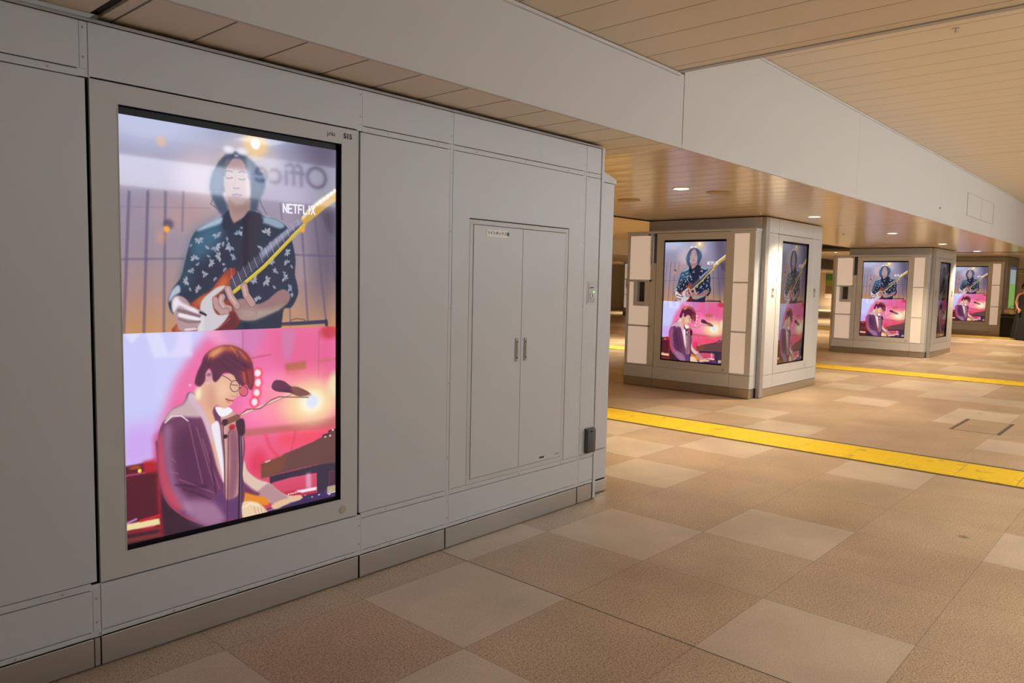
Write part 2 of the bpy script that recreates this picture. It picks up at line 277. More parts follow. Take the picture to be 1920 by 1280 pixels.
ART=[('bg',0,797,[(0,(156,158,190)),(200,(156,146,172)),(480,(156,140,154)),(640,(172,138,134)),(794,(196,142,98))]),
('e',(196,205,236),70,0,1,0.75,[(95,4),(242,105)]),
('e',(236,214,200),50,0,1,0.4,[(523,94),(123,117)]),
('e',(222,200,205),60,0,1,0.6,[(357,191),(148,121)]),
('p',(74,64,88),90,0,1,0.75,[(702,-148),(976,-197),(979,532),(855,794),(815,621),(796,200)]),
('e',(196,150,140),50,0,1,0.5,[(248,343),(124,66)]),
('l',(92,80,112),4,11,1,0.6,[(34,276),(5,790)]),
('l',(92,80,112),4,11,1,0.6,[(101,269),(77,792)]),
('l',(92,80,112),4,11,1,0.55,[(166,263),(151,795)]),
('l',(92,80,112),4,10,1,0.35,[(234,256),(228,403)]),
('l',(92,80,112),4,11,1,0.6,[(752,320),(785,775)]),
('l',(92,80,112),4,11,1,0.6,[(820,298),(880,778)]),
('l',(92,80,112),4,10,1,0.5,[(895,309),(926,585)]),
('l',(92,80,112),4,9,1,0.4,[(650,263),(658,327)]),
('l',(92,80,112),4,9,1,0.5,[(694,697),(698,790)]),
('l',(100,86,120),4,9,1,0.5,[(4,522),(230,512)]),
('l',(84,74,110),4,9,1,0.6,[(718,478),(926,476)]),
('l',(120,108,140),4,6,1,0.3,[(1,331),(340,309)]),
('p',(70,60,84),12,1,1,0.6,[(845,279),(926,273),(926,385),(885,362)]),
('e',(255,205,120),22,0,1,0.7,[(537,34),(54,51)]),
('e',(255,252,250),5,0,1,1,[(537,29),(21,22)]),
('e',(240,190,150),10,0,1,0.6,[(153,76),(19,19)]),  # mirrored downlight painted into the picture as an orange spot
('e',(70,62,90),10,0,1,0.7,[(175,383),(19,19)]),
('e',(250,170,70),7,0,1,1,[(168,402),(12,12)]),
('e',(225,150,110),16,0,1,0.45,[(147,434),(20,24)]),
('e',(250,160,60),6,0,1,1,[(757,361),(13,19)]),
('l',(50,48,84),2,17,1,1,[(633,781),(880,774)]),
('l',(50,48,84),2,17,1,1,[(880,771),(883,795)]),
('l',(90,70,80),2,5,1,0.8,[(689,777),(699,763),(727,757),(766,762),(780,775)]),
('p',(214,144,72),5,0,1,0.8,[(624,783),(932,797),(932,810),(624,802)]),
('p',(30,40,66),3,1,1,1,[(388,336),(340,363),(296,387),(268,422),(249,476),(234,536),(218,588),(184,633),(170,671),(175,707),(191,726),(199,670),(228,663),(250,682),(280,724),(350,798),(624,799),(654,772),(666,714),(703,706),(735,651),(732,609),(720,563),(723,497),(707,422),(681,360),(627,329),(582,325),(521,304),(470,341),(432,358),(408,313)]),
('p',(64,116,146),28,1,1,0.75,[(388,347),(340,367),(296,391),(269,427),(253,476),(283,520),(354,471),(387,424)]),
('p',(44,88,112),22,1,1,0.7,[(245,491),(230,551),(214,603),(243,633),(267,550)]),
('p',(205,222,236),5,1,1,0.75,[(388,338),(344,360),(300,385),(285,404),(339,384),(387,363)]),
('p',(190,214,232),5,1,1,0.7,[(556,325),(627,329),(672,355),(645,369),(591,355),(555,347)]),
('p',(206,216,232),4,1,1,0.85,[(210,614),(185,635),(173,663),(174,681),(191,659),(217,640)]),
('p',(188,180,184),1.5,1,1,0.92,[(292,433),(304,436),(314,429),(302,426)]),
('p',(140,158,182),1.5,1,1,0.92,[(292,433),(298,445),(311,447),(305,435)]),
('p',(176,176,192),1.5,1,1,0.92,[(292,433),(287,444),(293,455),(298,444)]),
('p',(140,158,182),1.5,1,1,0.92,[(292,433),(280,438),(277,450),(289,445)]),
('p',(160,166,186),1.5,1,1,0.92,[(292,433),(282,429),(273,435),(283,439)]),
('p',(140,158,182),1.5,1,1,0.92,[(367,410),(380,410),(388,400),(375,400)]),
('p',(160,166,186),1.5,1,1,0.92,[(367,410),(375,417),(385,416),(377,409)]),
('p',(160,166,186),1.5,1,1,0.92,[(367,410),(366,419),(373,426),(374,417)]),
('p',(140,158,182),1.5,1,1,0.92,[(367,410),(357,418),(357,431),(367,423)]),
('p',(176,176,192),1.5,1,1,0.92,[(367,410),(355,409),(346,418),(358,419)]),
('p',(176,176,192),1.5,1,1,0.92,[(362,460),(378,457),(385,443),(369,446)]),
('p',(176,176,192),1.5,1,1,0.92,[(362,460),(372,467),(384,463),(374,456)]),
('p',(188,180,184),1.5,1,1,0.92,[(362,460),(364,473),(376,480),(374,467)]),
('p',(140,158,182),1.5,1,1,0.92,[(362,460),(354,470),(357,482),(365,472)]),
('p',(140,158,182),1.5,1,1,0.92,[(362,460),(348,461),(340,473),(354,472)]),
('p',(140,158,182),1.5,1,1,0.92,[(423,453),(427,467),(441,473),(437,459)]),
('p',(160,166,186),1.5,1,1,0.92,[(423,453),(415,466),(420,481),(428,468)]),
('p',(176,176,192),1.5,1,1,0.92,[(423,453),(407,456),(400,471),(416,468)]),
('p',(140,158,182),1.5,1,1,0.92,[(423,453),(413,447),(402,451),(412,457)]),
('p',(140,158,182),1.5,1,1,0.92,[(423,453),(421,441),(410,436),(412,448)]),
('p',(140,158,182),1.5,1,1,0.92,[(461,404),(449,397),(437,402),(449,409)]),
('p',(140,158,182),1.5,1,1,0.92,[(461,404),(458,393),(448,388),(451,399)]),
('p',(140,158,182),1.5,1,1,0.92,[(461,404),(468,394),(465,383),(458,393)]),
('p',(188,180,184),1.5,1,1,0.92,[(461,404),(474,402),(480,391),(467,393)]),
('p',(176,176,192),1.5,1,1,0.92,[(461,404),(472,411),(484,407),(473,400)]),
('p',(160,166,186),1.5,1,1,0.92,[(323,469),(326,461),(321,454),(318,462)]),
('p',(188,180,184),1.5,1,1,0.92,[(323,469),(330,465),(331,458),(324,462)]),
('p',(176,176,192),1.5,1,1,0.92,[(323,469),(331,472),(338,467),(330,464)]),
('p',(188,180,184),1.5,1,1,0.92,[(276,512),(265,510),(256,518),(267,520)]),
('p',(176,176,192),1.5,1,1,0.92,[(276,512),(269,503),(258,503),(265,512)]),
('p',(140,158,182),1.5,1,1,0.92,[(276,512),(279,500),(271,491),(268,503)]),
('p',(176,176,192),1.5,1,1,0.92,[(276,512),(285,506),(286,496),(277,502)]),
('p',(160,166,186),1.5,1,1,0.92,[(276,512),(288,515),(297,507),(285,504)]),
('p',(140,158,182),1.5,1,1,0.92,[(338,525),(344,516),(340,506),(334,515)]),
('p',(176,176,192),1.5,1,1,0.92,[(338,525),(350,522),(356,511),(344,514)]),
('p',(176,176,192),1.5,1,1,0.92,[(338,525),(348,531),(359,527),(349,521)]),
('p',(188,180,184),1.5,1,1,0.92,[(338,525),(340,535),(349,540),(347,530)]),
('p',(188,180,184),1.5,1,1,0.92,[(338,525),(331,534),(334,545),(341,536)]),
('p',(188,180,184),1.5,1,1,0.92,[(378,497),(372,510),(378,523),(384,510)]),
('p',(176,176,192),1.5,1,1,0.92,[(378,497),(368,500),(365,510),(375,507)]),
('p',(176,176,192),1.5,1,1,0.92,[(378,497),(366,491),(355,497),(366,503)]),
('p',(140,158,182),1.5,1,1,0.92,[(378,497),(374,484),(361,479),(365,492)]),
('p',(188,180,184),1.5,1,1,0.92,[(378,497),(383,488),(379,478),(374,487)]),
('p',(188,180,184),1.5,1,1,0.92,[(260,554),(267,553),(271,546),(264,547)]),
('p',(160,166,186),1.5,1,1,0.92,[(260,554),(267,559),(275,556),(268,551)]),
('p',(140,158,182),1.5,1,1,0.92,[(260,554),(261,564),(270,570),(269,560)]),
('p',(140,158,182),1.5,1,1,0.92,[(260,554),(254,561),(256,570),(262,563)]),
('p',(176,176,192),1.5,1,1,0.92,[(260,554),(250,555),(245,564),(255,563)]),
('p',(188,180,184),1.5,1,1,0.92,[(291,534),(284,531),(277,535),(284,538)]),
('p',(160,166,186),1.5,1,1,0.92,[(291,534),(289,529),(283,527),(285,532)]),
('p',(140,158,182),1.5,1,1,0.92,[(291,534),(294,528),(291,521),(288,528)]),
('p',(188,180,184),1.5,1,1,0.92,[(310,572),(313,562),(307,554),(304,564)]),
('p',(140,158,182),1.5,1,1,0.92,[(310,572),(318,568),(319,559),(311,563)]),
('p',(188,180,184),1.5,1,1,0.92,[(310,572),(322,575),(332,568),(320,565)]),
('p',(160,166,186),1.5,1,1,0.92,[(310,572),(314,579),(322,581),(318,574)]),
('p',(188,180,184),1.5,1,1,0.92,[(310,572),(307,580),(311,587),(314,579)]),
('p',(188,180,184),1.5,1,1,0.92,[(244,599),(241,609),(248,618),(251,608)]),
('p',(188,180,184),1.5,1,1,0.92,[(244,599),(235,605),(234,615),(243,609)]),
('p',(176,176,192),1.5,1,1,0.92,[(244,599),(233,597),(225,604),(236,606)]),
('p',(176,176,192),1.5,1,1,0.92,[(244,599),(238,590),(228,589),(234,598)]),
('p',(188,180,184),1.5,1,1,0.92,[(244,599),(247,588),(240,578),(237,589)]),
('p',(188,180,184),1.5,1,1,0.92,[(289,633),(279,636),(276,646),(286,643)]),
('p',(160,166,186),1.5,1,1,0.92,[(289,633),(280,629),(272,633),(280,637)]),
('p',(188,180,184),1.5,1,1,0.92,[(289,633),(286,624),(277,620),(280,629)]),
('p',(188,180,184),1.5,1,1,0.92,[(289,633),(295,622),(290,610),(284,621)]),
('p',(140,158,182),1.5,1,1,0.92,[(289,633),(299,630),(303,620),(293,623)]),
('p',(160,166,186),1.5,1,1,0.92,[(353,586),(361,589),(368,584),(360,581)]),
('p',(160,166,186),1.5,1,1,0.92,[(353,586),(356,592),(363,593),(360,587)]),
('p',(188,180,184),1.5,1,1,0.92,[(353,586),(350,593),(354,600),(357,593)]),
('p',(140,158,182),1.5,1,1,0.92,[(394,524),(397,530),(403,531),(400,525)]),
('p',(176,176,192),1.5,1,1,0.92,[(394,524),(391,531),(395,537),(398,530)]),
('p',(188,180,184),1.5,1,1,0.92,[(394,524),(388,526),(386,532),(392,530)]),
('p',(160,166,186),1.5,1,1,0.92,[(431,499),(432,489),(424,482),(423,492)]),
('p',(160,166,186),1.5,1,1,0.92,[(431,499),(439,493),(439,484),(431,490)]),
('p',(160,166,186),1.5,1,1,0.92,[(431,499),(440,500),(446,494),(437,493)]),
('p',(140,158,182),1.5,1,1,0.92,[(431,499),(439,508),(450,507),(442,498)]),
('p',(176,176,192),1.5,1,1,0.92,[(431,499),(430,508),(436,514),(437,505)]),
('p',(188,180,184),1.5,1,1,0.92,[(387,447),(396,446),(400,438),(391,439)]),
('p',(160,166,186),1.5,1,1,0.92,[(387,447),(394,451),(401,449),(394,445)]),
('p',(188,180,184),1.5,1,1,0.92,[(387,447),(388,455),(395,459),(394,451)]),
('p',(188,180,184),1.5,1,1,0.92,[(330,503),(330,496),(325,492),(325,499)]),
('p',(140,158,182),1.5,1,1,0.92,[(330,503),(335,498),(334,492),(329,497)]),
('p',(188,180,184),1.5,1,1,0.92,[(330,503),(336,503),(340,498),(334,498)]),
('p',(188,180,184),1.5,1,1,0.92,[(415,422),(408,427),(407,436),(414,431)]),
('p',(140,158,182),1.5,1,1,0.92,[(415,422),(407,421),(401,426),(409,427)]),
('p',(140,158,182),1.5,1,1,0.92,[(415,422),(411,417),(405,416),(409,421)]),
('p',(140,158,182),1.5,1,1,0.92,[(470,372),(476,376),(482,374),(476,370)]),
('p',(160,166,186),1.5,1,1,0.92,[(470,372),(471,380),(478,384),(477,376)]),
('p',(140,158,182),1.5,1,1,0.92,[(470,372),(466,377),(467,384),(471,379)]),
('p',(188,180,184),1.5,1,1,0.92,[(586,393),(576,381),(560,381),(570,393)]),
('p',(160,166,186),1.5,1,1,0.92,[(586,393),(588,379),(579,368),(576,382)]),
('p',(188,180,184),1.5,1,1,0.92,[(586,393),(601,384),(603,367),(588,376)]),
('p',(160,166,186),1.5,1,1,0.92,[(586,393),(599,395),(609,386),(596,384)]),
('p',(160,166,186),1.5,1,1,0.92,[(586,393),(593,403),(605,403),(598,393)]),
('p',(176,176,192),1.5,1,1,0.92,[(555,458),(552,448),(542,444),(545,454)]),
('p',(176,176,192),1.5,1,1,0.92,[(555,458),(559,452),(556,445),(552,451)]),
('p',(188,180,184),1.5,1,1,0.92,[(555,458),(563,456),(567,449),(559,451)]),
('p',(176,176,192),1.5,1,1,0.92,[(555,458),(563,463),(571,460),(563,455)]),
('p',(140,158,182),1.5,1,1,0.92,[(555,458),(557,467),(565,471),(563,462)]),
('p',(176,176,192),1.5,1,1,0.92,[(603,509),(612,500),(611,487),(602,496)]),
('p',(188,180,184),1.5,1,1,0.92,[(603,509),(614,509),(621,500),(610,500)]),
('p',(140,158,182),1.5,1,1,0.92,[(603,509),(613,518),(627,516),(617,507)]),
('p',(176,176,192),1.5,1,1,0.92,[(603,509),(603,521),(613,528),(613,516)]),
('p',(160,166,186),1.5,1,1,0.92,[(603,509),(595,516),(596,526),(604,519)]),
('p',(176,176,192),1.5,1,1,0.92,[(523,587),(536,582),(541,569),(528,574)]),
('p',(188,180,184),1.5,1,1,0.92,[(523,587),(533,591),(543,586),(533,582)]),
('p',(160,166,186),1.5,1,1,0.92,[(523,587),(528,600),(542,604),(537,591)]),
('p',(176,176,192),1.5,1,1,0.92,[(523,587),(517,599),(523,611),(529,599)]),
('p',(140,158,182),1.5,1,1,0.92,[(523,587),(511,591),(507,602),(519,598)]),
('p',(188,180,184),1.5,1,1,0.92,[(580,590),(589,581),(588,568),(579,577)]),
('p',(140,158,182),1.5,1,1,0.92,[(580,590),(596,590),(606,578),(590,578)]),
('p',(188,180,184),1.5,1,1,0.92,[(580,590),(589,599),(602,597),(593,588)]),
('p',(176,176,192),1.5,1,1,0.92,[(580,590),(581,606),(594,616),(593,600)]),
('p',(160,166,186),1.5,1,1,0.92,[(580,590),(568,601),(569,618),(581,607)]),
('p',(140,158,182),1.5,1,1,0.92,[(676,469),(683,462),(681,452),(674,459)]),
('p',(176,176,192),1.5,1,1,0.92,[(676,469),(692,468),(701,456),(685,456)]),
('p',(140,158,182),1.5,1,1,0.92,[(676,469),(687,478),(700,475),(689,466)]),
('p',(188,180,184),1.5,1,1,0.92,[(676,469),(677,481),(687,487),(686,475)]),
('p',(140,158,182),1.5,1,1,0.92,[(676,469),(669,477),(670,487),(677,479)]),
('p',(188,180,184),1.5,1,1,0.92,[(681,515),(671,517),(666,526),(676,524)]),
('p',(188,180,184),1.5,1,1,0.92,[(681,515),(673,510),(664,513),(672,518)]),
('p',(160,166,186),1.5,1,1,0.92,[(681,515),(679,506),(670,502),(672,511)]),
('p',(140,158,182),1.5,1,1,0.92,[(681,515),(687,507),(684,497),(678,505)]),
('p',(160,166,186),1.5,1,1,0.92,[(681,515),(692,513),(698,503),(687,505)]),
('p',(140,158,182),1.5,1,1,0.92,[(667,577),(675,568),(672,556),(664,565)]),
('p',(176,176,192),1.5,1,1,0.92,[(667,577),(680,576),(688,565),(675,566)]),
('p',(140,158,182),1.5,1,1,0.92,[(667,577),(678,585),(691,582),(680,574)]),
('p',(140,158,182),1.5,1,1,0.92,[(667,577),(668,587),(676,592),(675,582)]),
('p',(188,180,184),1.5,1,1,0.92,[(667,577),(658,586),(659,599),(668,590)]),
('p',(140,158,182),1.5,1,1,0.92,[(630,549),(631,559),(640,564),(639,554)]),
('p',(160,166,186),1.5,1,1,0.92,[(630,549),(625,555),(626,562),(631,556)]),
('p',(176,176,192),1.5,1,1,0.92,[(630,549),(620,549),(614,557),(624,557)]),
('p',(160,166,186),1.5,1,1,0.92,[(630,549),(621,542),(610,544),(619,551)]),
('p',(176,176,192),1.5,1,1,0.92,[(630,549),(629,540),(622,535),(623,544)]),
('p',(188,180,184),1.5,1,1,0.92,[(699,531),(704,526),(704,519),(699,524)]),
('p',(176,176,192),1.5,1,1,0.92,[(699,531),(706,531),(710,526),(703,526)]),
('p',(140,158,182),1.5,1,1,0.92,[(699,531),(705,537),(714,536),(708,530)]),
('p',(176,176,192),1.5,1,1,0.92,[(544,672),(533,673),(526,682),(537,681)]),
('p',(176,176,192),1.5,1,1,0.92,[(544,672),(535,664),(523,667),(532,675)]),
('p',(160,166,186),1.5,1,1,0.92,[(544,672),(543,662),(535,656),(536,666)]),
('p',(176,176,192),1.5,1,1,0.92,[(544,672),(552,664),(551,653),(543,661)]),
('p',(176,176,192),1.5,1,1,0.92,[(544,672),(555,672),(562,663),(551,663)]),
('p',(176,176,192),1.5,1,1,0.92,[(653,433),(647,430),(641,432),(647,435)]),
('p',(176,176,192),1.5,1,1,0.92,[(653,433),(652,427),(647,424),(648,430)]),
('p',(176,176,192),1.5,1,1,0.92,[(653,433),(657,429),(656,424),(652,428)]),
('p',(188,180,184),1.5,1,1,0.92,[(608,436),(602,431),(594,433),(600,438)]),
('p',(176,176,192),1.5,1,1,0.92,[(608,436),(608,429),(602,425),(602,432)]),
('p',(160,166,186),1.5,1,1,0.92,[(608,436),(612,432),(611,426),(607,430)]),
('p',(176,176,192),1.5,1,1,0.92,[(394,547),(403,549),(410,544),(401,542)]),
('p',(160,166,186),1.5,1,1,0.92,[(394,547),(398,554),(406,556),(402,549)]),
('p',(160,166,186),1.5,1,1,0.92,[(394,547),(391,555),(395,563),(398,555)]),
('p',(140,158,182),1.5,1,1,0.92,[(690,622),(694,612),(689,603),(685,613)]),
('p',(140,158,182),1.5,1,1,0.92,[(690,622),(701,619),(705,608),(694,611)]),
('p',(140,158,182),1.5,1,1,0.92,[(690,622),(700,627),(709,622),(700,617)]),
('p',(140,158,182),1.5,1,1,0.92,[(690,622),(695,634),(707,637),(702,625)]),
('p',(140,158,182),1.5,1,1,0.92,[(690,622),(684,633),(689,644),(695,633)]),
('p',(140,158,182),1.5,1,1,0.92,[(713,651),(703,654),(699,664),(709,661)]),
('p',(160,166,186),1.5,1,1,0.92,[(713,651),(703,646),(693,651),(703,656)]),
('p',(140,158,182),1.5,1,1,0.92,[(713,651),(709,643),(701,641),(705,649)]),
('p',(160,166,186),1.5,1,1,0.92,[(420,383),(425,387),(431,385),(426,381)]),
('p',(140,158,182),1.5,1,1,0.92,[(420,383),(421,388),(426,391),(425,386)]),
('p',(140,158,182),1.5,1,1,0.92,[(420,383),(415,389),(417,396),(422,390)]),
('p',(160,166,186),1.5,1,1,0.92,[(265,460),(259,459),(254,464),(260,465)]),
('p',(160,166,186),1.5,1,1,0.92,[(265,460),(262,456),(257,456),(260,460)]),
('p',(188,180,184),1.5,1,1,0.92,[(265,460),(266,456),(263,452),(262,456)]),
('p',(188,180,184),1.5,1,1,0.92,[(251,633),(256,628),(256,621),(251,626)]),
('p',(140,158,182),1.5,1,1,0.92,[(251,633),(258,633),(262,628),(255,628)]),
('p',(188,180,184),1.5,1,1,0.92,[(251,633),(256,638),(262,637),(257,632)]),
('p',(188,180,184),1.5,1,1,0.92,[(616,623),(620,617),(617,610),(613,616)]),
('p',(140,158,182),1.5,1,1,0.92,[(616,623),(624,621),(628,614),(620,616)]),
('p',(188,180,184),1.5,1,1,0.92,[(616,623),(622,627),(629,624),(623,620)]),
('p',(160,166,186),1.5,1,1,0.92,[(634,713),(637,719),(643,720),(640,714)]),
('p',(140,158,182),1.5,1,1,0.92,[(634,713),(632,719),(635,724),(637,718)]),
('p',(160,166,186),1.5,1,1,0.92,[(634,713),(627,715),(625,722),(632,720)]),
('p',(176,176,192),1.5,1,1,0.92,[(466,743),(463,745),(462,748),(465,746)]),
('p',(176,176,192),1.5,1,1,0.92,[(466,743),(463,742),(460,744),(463,745)]),
('p',(140,158,182),1.5,1,1,0.92,[(466,743),(464,740),(460,739),(462,742)]),
('p',(176,176,192),1.5,1,1,0.92,[(667,560),(665,553),(659,550),(661,557)]),
('p',(160,166,186),1.5,1,1,0.92,[(667,560),(670,555),(669,550),(666,555)]),
('p',(176,176,192),1.5,1,1,0.92,[(667,560),(674,559),(678,553),(671,554)]),
('p',(160,166,186),1.5,1,1,0.92,[(494,520),(498,517),(498,513),(494,516)]),
('p',(188,180,184),1.5,1,1,0.92,[(494,520),(498,521),(502,518),(498,517)]),
('p',(176,176,192),1.5,1,1,0.92,[(494,520),(496,523),(500,523),(498,520)]),
('p',(176,140,132),5,1,1,1,[(417,272),(513,270),(511,307),(474,341),(452,358),(434,356),(420,325)]),
('p',(122,96,104),16,1,1,0.4,[(420,288),(511,280),(500,305),(459,322),(431,311)]),
('p',(62,76,104),7,1,1,1,[(440,79),(476,78),(505,89),(535,111),(565,144),(580,187),(570,227),(552,259),(541,298),(513,311),(504,250),(396,240),(410,286),(415,312),(397,335),(371,312),(349,265),(340,223),(350,176),(369,132),(397,97)]),
('p',(96,134,176),22,1,1,0.55,[(373,131),(355,176),(344,223),(354,258),(382,242),(393,178)]),
('p',(92,120,160),24,1,1,0.5,[(531,118),(565,151),(576,195),(556,231),(530,220),(516,164)]),
('p',(184,156,156),6,1,1,1,[(411,116),(447,100),(485,107),(501,142),(512,195),(513,242),(500,271),(467,287),(438,287),(413,262),(400,223),(399,171)]),
('p',(164,130,140),16,1,1,0.6,[(429,111),(449,100),(469,102),(487,113),(494,136),(447,132),(411,146),(415,123)]),
('p',(196,166,158),18,1,1,0.7,[(428,164),(468,163),(475,192),(446,209),(428,197)]),
('l',(84,76,92),2,5,1,0.75,[(406,157),(420,152),(434,155)]),
('l',(84,76,92),2,5,1,0.75,[(463,154),(477,148),(491,151)]),
('l',(70,70,92),2,5,1,0.85,[(409,182),(421,183),(436,178)]),
('l',(70,70,92),2,5,1,0.85,[(463,181),(477,182),(490,178)]),
('l',(160,130,136),5,5,1,0.4,[(448,165),(442,209)]),
('l',(110,84,96),2,5,1,0.75,[(439,219),(449,221),(464,217)]),
('l',(120,84,130),2.5,7,1,0.8,[(436,247),(453,243),(474,245)]),
('l',(160,120,150),3,6,1,0.6,[(440,253),(454,254),(470,250)]),
('l',(150,122,120),5,5,1,0.6,[(420,271),(445,287),(476,285),(504,264)]),
('l',(50,64,92),5,12,1,0.6,[(449,78),(422,112),(406,137),(400,171)]),
('l',(60,80,112),5,14,1,0.6,[(451,78),(483,97),(501,132),(508,172)]),
('e',(238,240,250),9,0,1,0.85,[(421,69),(22,14)]),
('e',(236,240,248),10,0,1,0.8,[(478,68),(22,14)]),
('e',(240,240,240),4,0,1,0.6,[(452,88),(8,4)]),
('l',(215,215,180),6,7,1,0.5,[(397,92),(373,121),(355,153)]),
('l',(70,84,108),2,4,1,0.7,[(354,264),(343,292),(371,309)]),
('l',(70,84,108),3,6,1,0.5,[(553,245),(564,279),(586,312)]),
('l',(56,64,90),3,8,1,0.5,[(537,295),(556,307),(571,334)]),
('p',(26,36,62),4,1,1,1,[(416,308),(397,340),(391,380),(419,402),(444,384),(437,359),(425,335)]),
('p',(26,34,60),4,1,1,1,[(503,308),(518,306),(560,328),(567,351),(510,372),(466,369),(444,360),(481,337)]),
('p',(40,36,58),3,1,1,1,[(494,328),(547,312),(563,334),(555,398),(535,463),(507,520),(468,557),(441,569),(452,514),(471,443),(480,379)]),
('p',(150,52,40),3,1,1,1,[(421,544),(400,558),(371,594),(343,630),(308,651),(274,674),(254,689),(227,721),(202,763),(189,798),(348,802),(433,794),(459,767),(465,736),(441,701),(424,653),(428,598),(444,571),(443,545)]),
('p',(222,120,48),16,1,1,0.85,[(399,579),(378,602),(350,643),(363,646),(403,612),(414,588)]),
('p',(226,130,60),14,1,1,0.8,[(322,653),(284,676),(267,696),(291,693),(322,670)]),
('p',(205,120,60),8,1,1,0.8,[(197,772),(210,773),(220,793),(194,798)]),
('p',(96,26,40),8,1,1,0.9,[(430,721),(463,736),(459,767),(433,794),(355,803),(390,768)]),
('l',(190,90,100),2,4,1,0.7,[(369,788),(401,765),(419,748)]),
('l',(210,120,130),2,3,1,0.7,[(425,544),(429,568),(421,592)]),
('p',(204,200,206),3,1,1,1,[(403,617),(371,620),(336,643),(308,668),(295,696),(293,739),(283,798),(346,797),(390,766),(415,731),(405,725),(369,734),(349,706),(349,666),(370,646)]),
('p',(222,226,222),8,1,1,0.7,[(297,739),(310,739),(306,799),(284,800)]),
('p',(70,66,84),4,1,1,1,[(424,609),(406,626),(385,643),(370,660),(377,676),(402,677),(424,653),(442,626)]),
('p',(62,60,84),2,0,1,1,[(418,594),(468,549),(555,477),(626,412),(738,328),(759,296),(778,326),(738,363),(626,459),(519,553),(438,633)]),
('p',(168,168,196),6,0,1,0.75,[(555,472),(626,412),(738,325),(766,301),(776,327),(719,364),(635,436),(563,501)]),
('l',(206,206,222),1,2.2,1,0.75,[(429,576),(446,619)]),
('l',(206,206,222),1,2.2,1,0.75,[(453,556),(470,599)]),
('l',(206,206,222),1,2.2,1,0.75,[(477,536),(494,578)]),
('l',(206,206,222),1,2.2,1,0.75,[(501,516),(518,558)]),
('l',(206,206,222),1,2.2,1,0.75,[(526,496),(543,537)]),
('l',(206,206,222),1,2.2,1,0.75,[(551,476),(568,516)]),
('l',(206,206,222),1,2.2,1,0.75,[(576,455),(593,494)]),
('l',(206,206,222),1,2.2,1,0.75,[(601,435),(619,473)]),
('l',(206,206,222),1,2.2,1,0.75,[(627,414),(645,451)]),
('l',(206,206,222),1,2.2,1,0.75,[(653,392),(671,429)]),
('l',(206,206,222),1,2.2,1,0.75,[(679,371),(697,406)]),
('l',(206,206,222),1,2.2,1,0.75,[(705,349),(724,384)]),
('l',(206,206,222),1,2.2,1,0.75,[(732,327),(751,361)]),
('l',(190,190,205),1,1.2,1,0.45,[(426,602),(747,320)]),
('l',(190,190,205),1,1.2,1,0.45,[(431,610),(752,328)]),
('l',(190,190,205),1,1.2,1,0.45,[(436,618),(757,335)]),
('l',(190,190,205),1,1.2,1,0.45,[(441,626),(762,342)]),
('l',(206,178,50),1.5,15,1,1,[(437,641),(572,534),(770,342)]),
('l',(236,212,96),1.5,4,1,0.7,[(437,637),(572,529),(766,339)]),
('p',(206,160,60),3,0,1,1,[(747,320),(786,276),(845,233),(932,173),(936,224),(875,264),(835,297),(770,345)]),
('p',(240,226,200),5,0,1,0.9,[(752,313),(791,271),(845,228),(932,170),(932,186),(855,244),(795,283),(762,324)]),
('e',(250,244,228),2,0,1,0.9,[(795,277),(7,7)]),
('e',(250,244,228),2,0,1,0.9,[(814,263),(7,8)]),
('e',(250,244,228),2,0,1,0.9,[(832,250),(7,7)]),
('e',(250,244,228),2,0,1,0.9,[(850,236),(7,8)]),
('e',(250,244,228),2,0,1,0.9,[(869,223),(7,7)]),
('e',(250,244,228),2,0,1,0.9,[(888,209),(7,8)]),
('e',(250,244,228),2,0,1,0.9,[(907,195),(7,8)]),
('e',(250,244,228),2,0,1,0.9,[(926,181),(7,8)]),
('p',(150,112,112),3,1,1,1,[(656,629),(680,634),(695,650),(695,671),(679,693),(647,714),(599,735),(549,753),(519,759),(463,753),(452,715),(486,674),(504,660),(519,684),(546,691),(588,674),(624,646)]),
('p',(176,166,150),12,1,1,0.75,[(463,711),(508,709),(553,716),(615,710),(663,696),(631,721),(557,748),(519,758),(463,752)]),
('p',(160,122,122),4,1,1,1,[(441,680),(478,667),(515,677),(538,698),(541,737),(507,757),(463,744),(437,714)]),
('l',(104,70,84),2,31,1,0.8,[(411,629),(424,661),(450,697)]),
('l',(186,146,142),2,27,1,1,[(411,629),(424,661),(450,697)]),
('l',(104,70,84),2,29,1,0.8,[(386,661),(378,680),(393,703),(416,709)]),
('l',(186,146,142),2,25,1,1,[(386,661),(378,680),(393,703),(416,709)]),
('l',(104,70,84),2,26,1,0.8,[(357,671),(363,700),(384,722),(405,719)]),
('l',(186,146,142),2,22,1,1,[(357,671),(363,700),(384,722),(405,719)]),
('l',(104,70,84),2,32,1,0.8,[(482,615),(491,653),(517,688)]),
('l',(186,146,142),2,28,1,1,[(482,615),(491,653),(517,688)]),
('l',(216,186,180),3,8,1,0.7,[(410,629),(423,660),(443,687)]),
('l',(216,186,180),3,8,1,0.7,[(384,662),(377,680),(391,701)]),
('l',(216,186,180),3,8,1,0.7,[(481,618),(489,653)]),
('p',(178,160,148),14,1,1,0.7,[(463,715),(515,716),(545,727),(522,751),(477,750)]),
('p',(176,146,150),3,1,1,1,[(186,666),(207,655),(231,664),(246,689),(274,706),(301,714),(312,724),(300,734),(288,745),(295,759),(283,778),(259,794),(216,793),(201,763),(192,727),(182,695)]),
('p',(236,230,240),5,1,1,0.95,[(204,659),(218,679),(247,695),(280,709),(290,729),(250,715),(211,695),(188,724),(186,679)]),
('l',(236,230,238),3,15,1,0.95,[(214,731),(247,740),(287,748)]),
('l',(230,222,228),3,10,1,0.8,[(236,789),(276,788)]),
('l',(112,84,94),4,12,1,0.7,[(208,713),(244,721),(290,737)]),
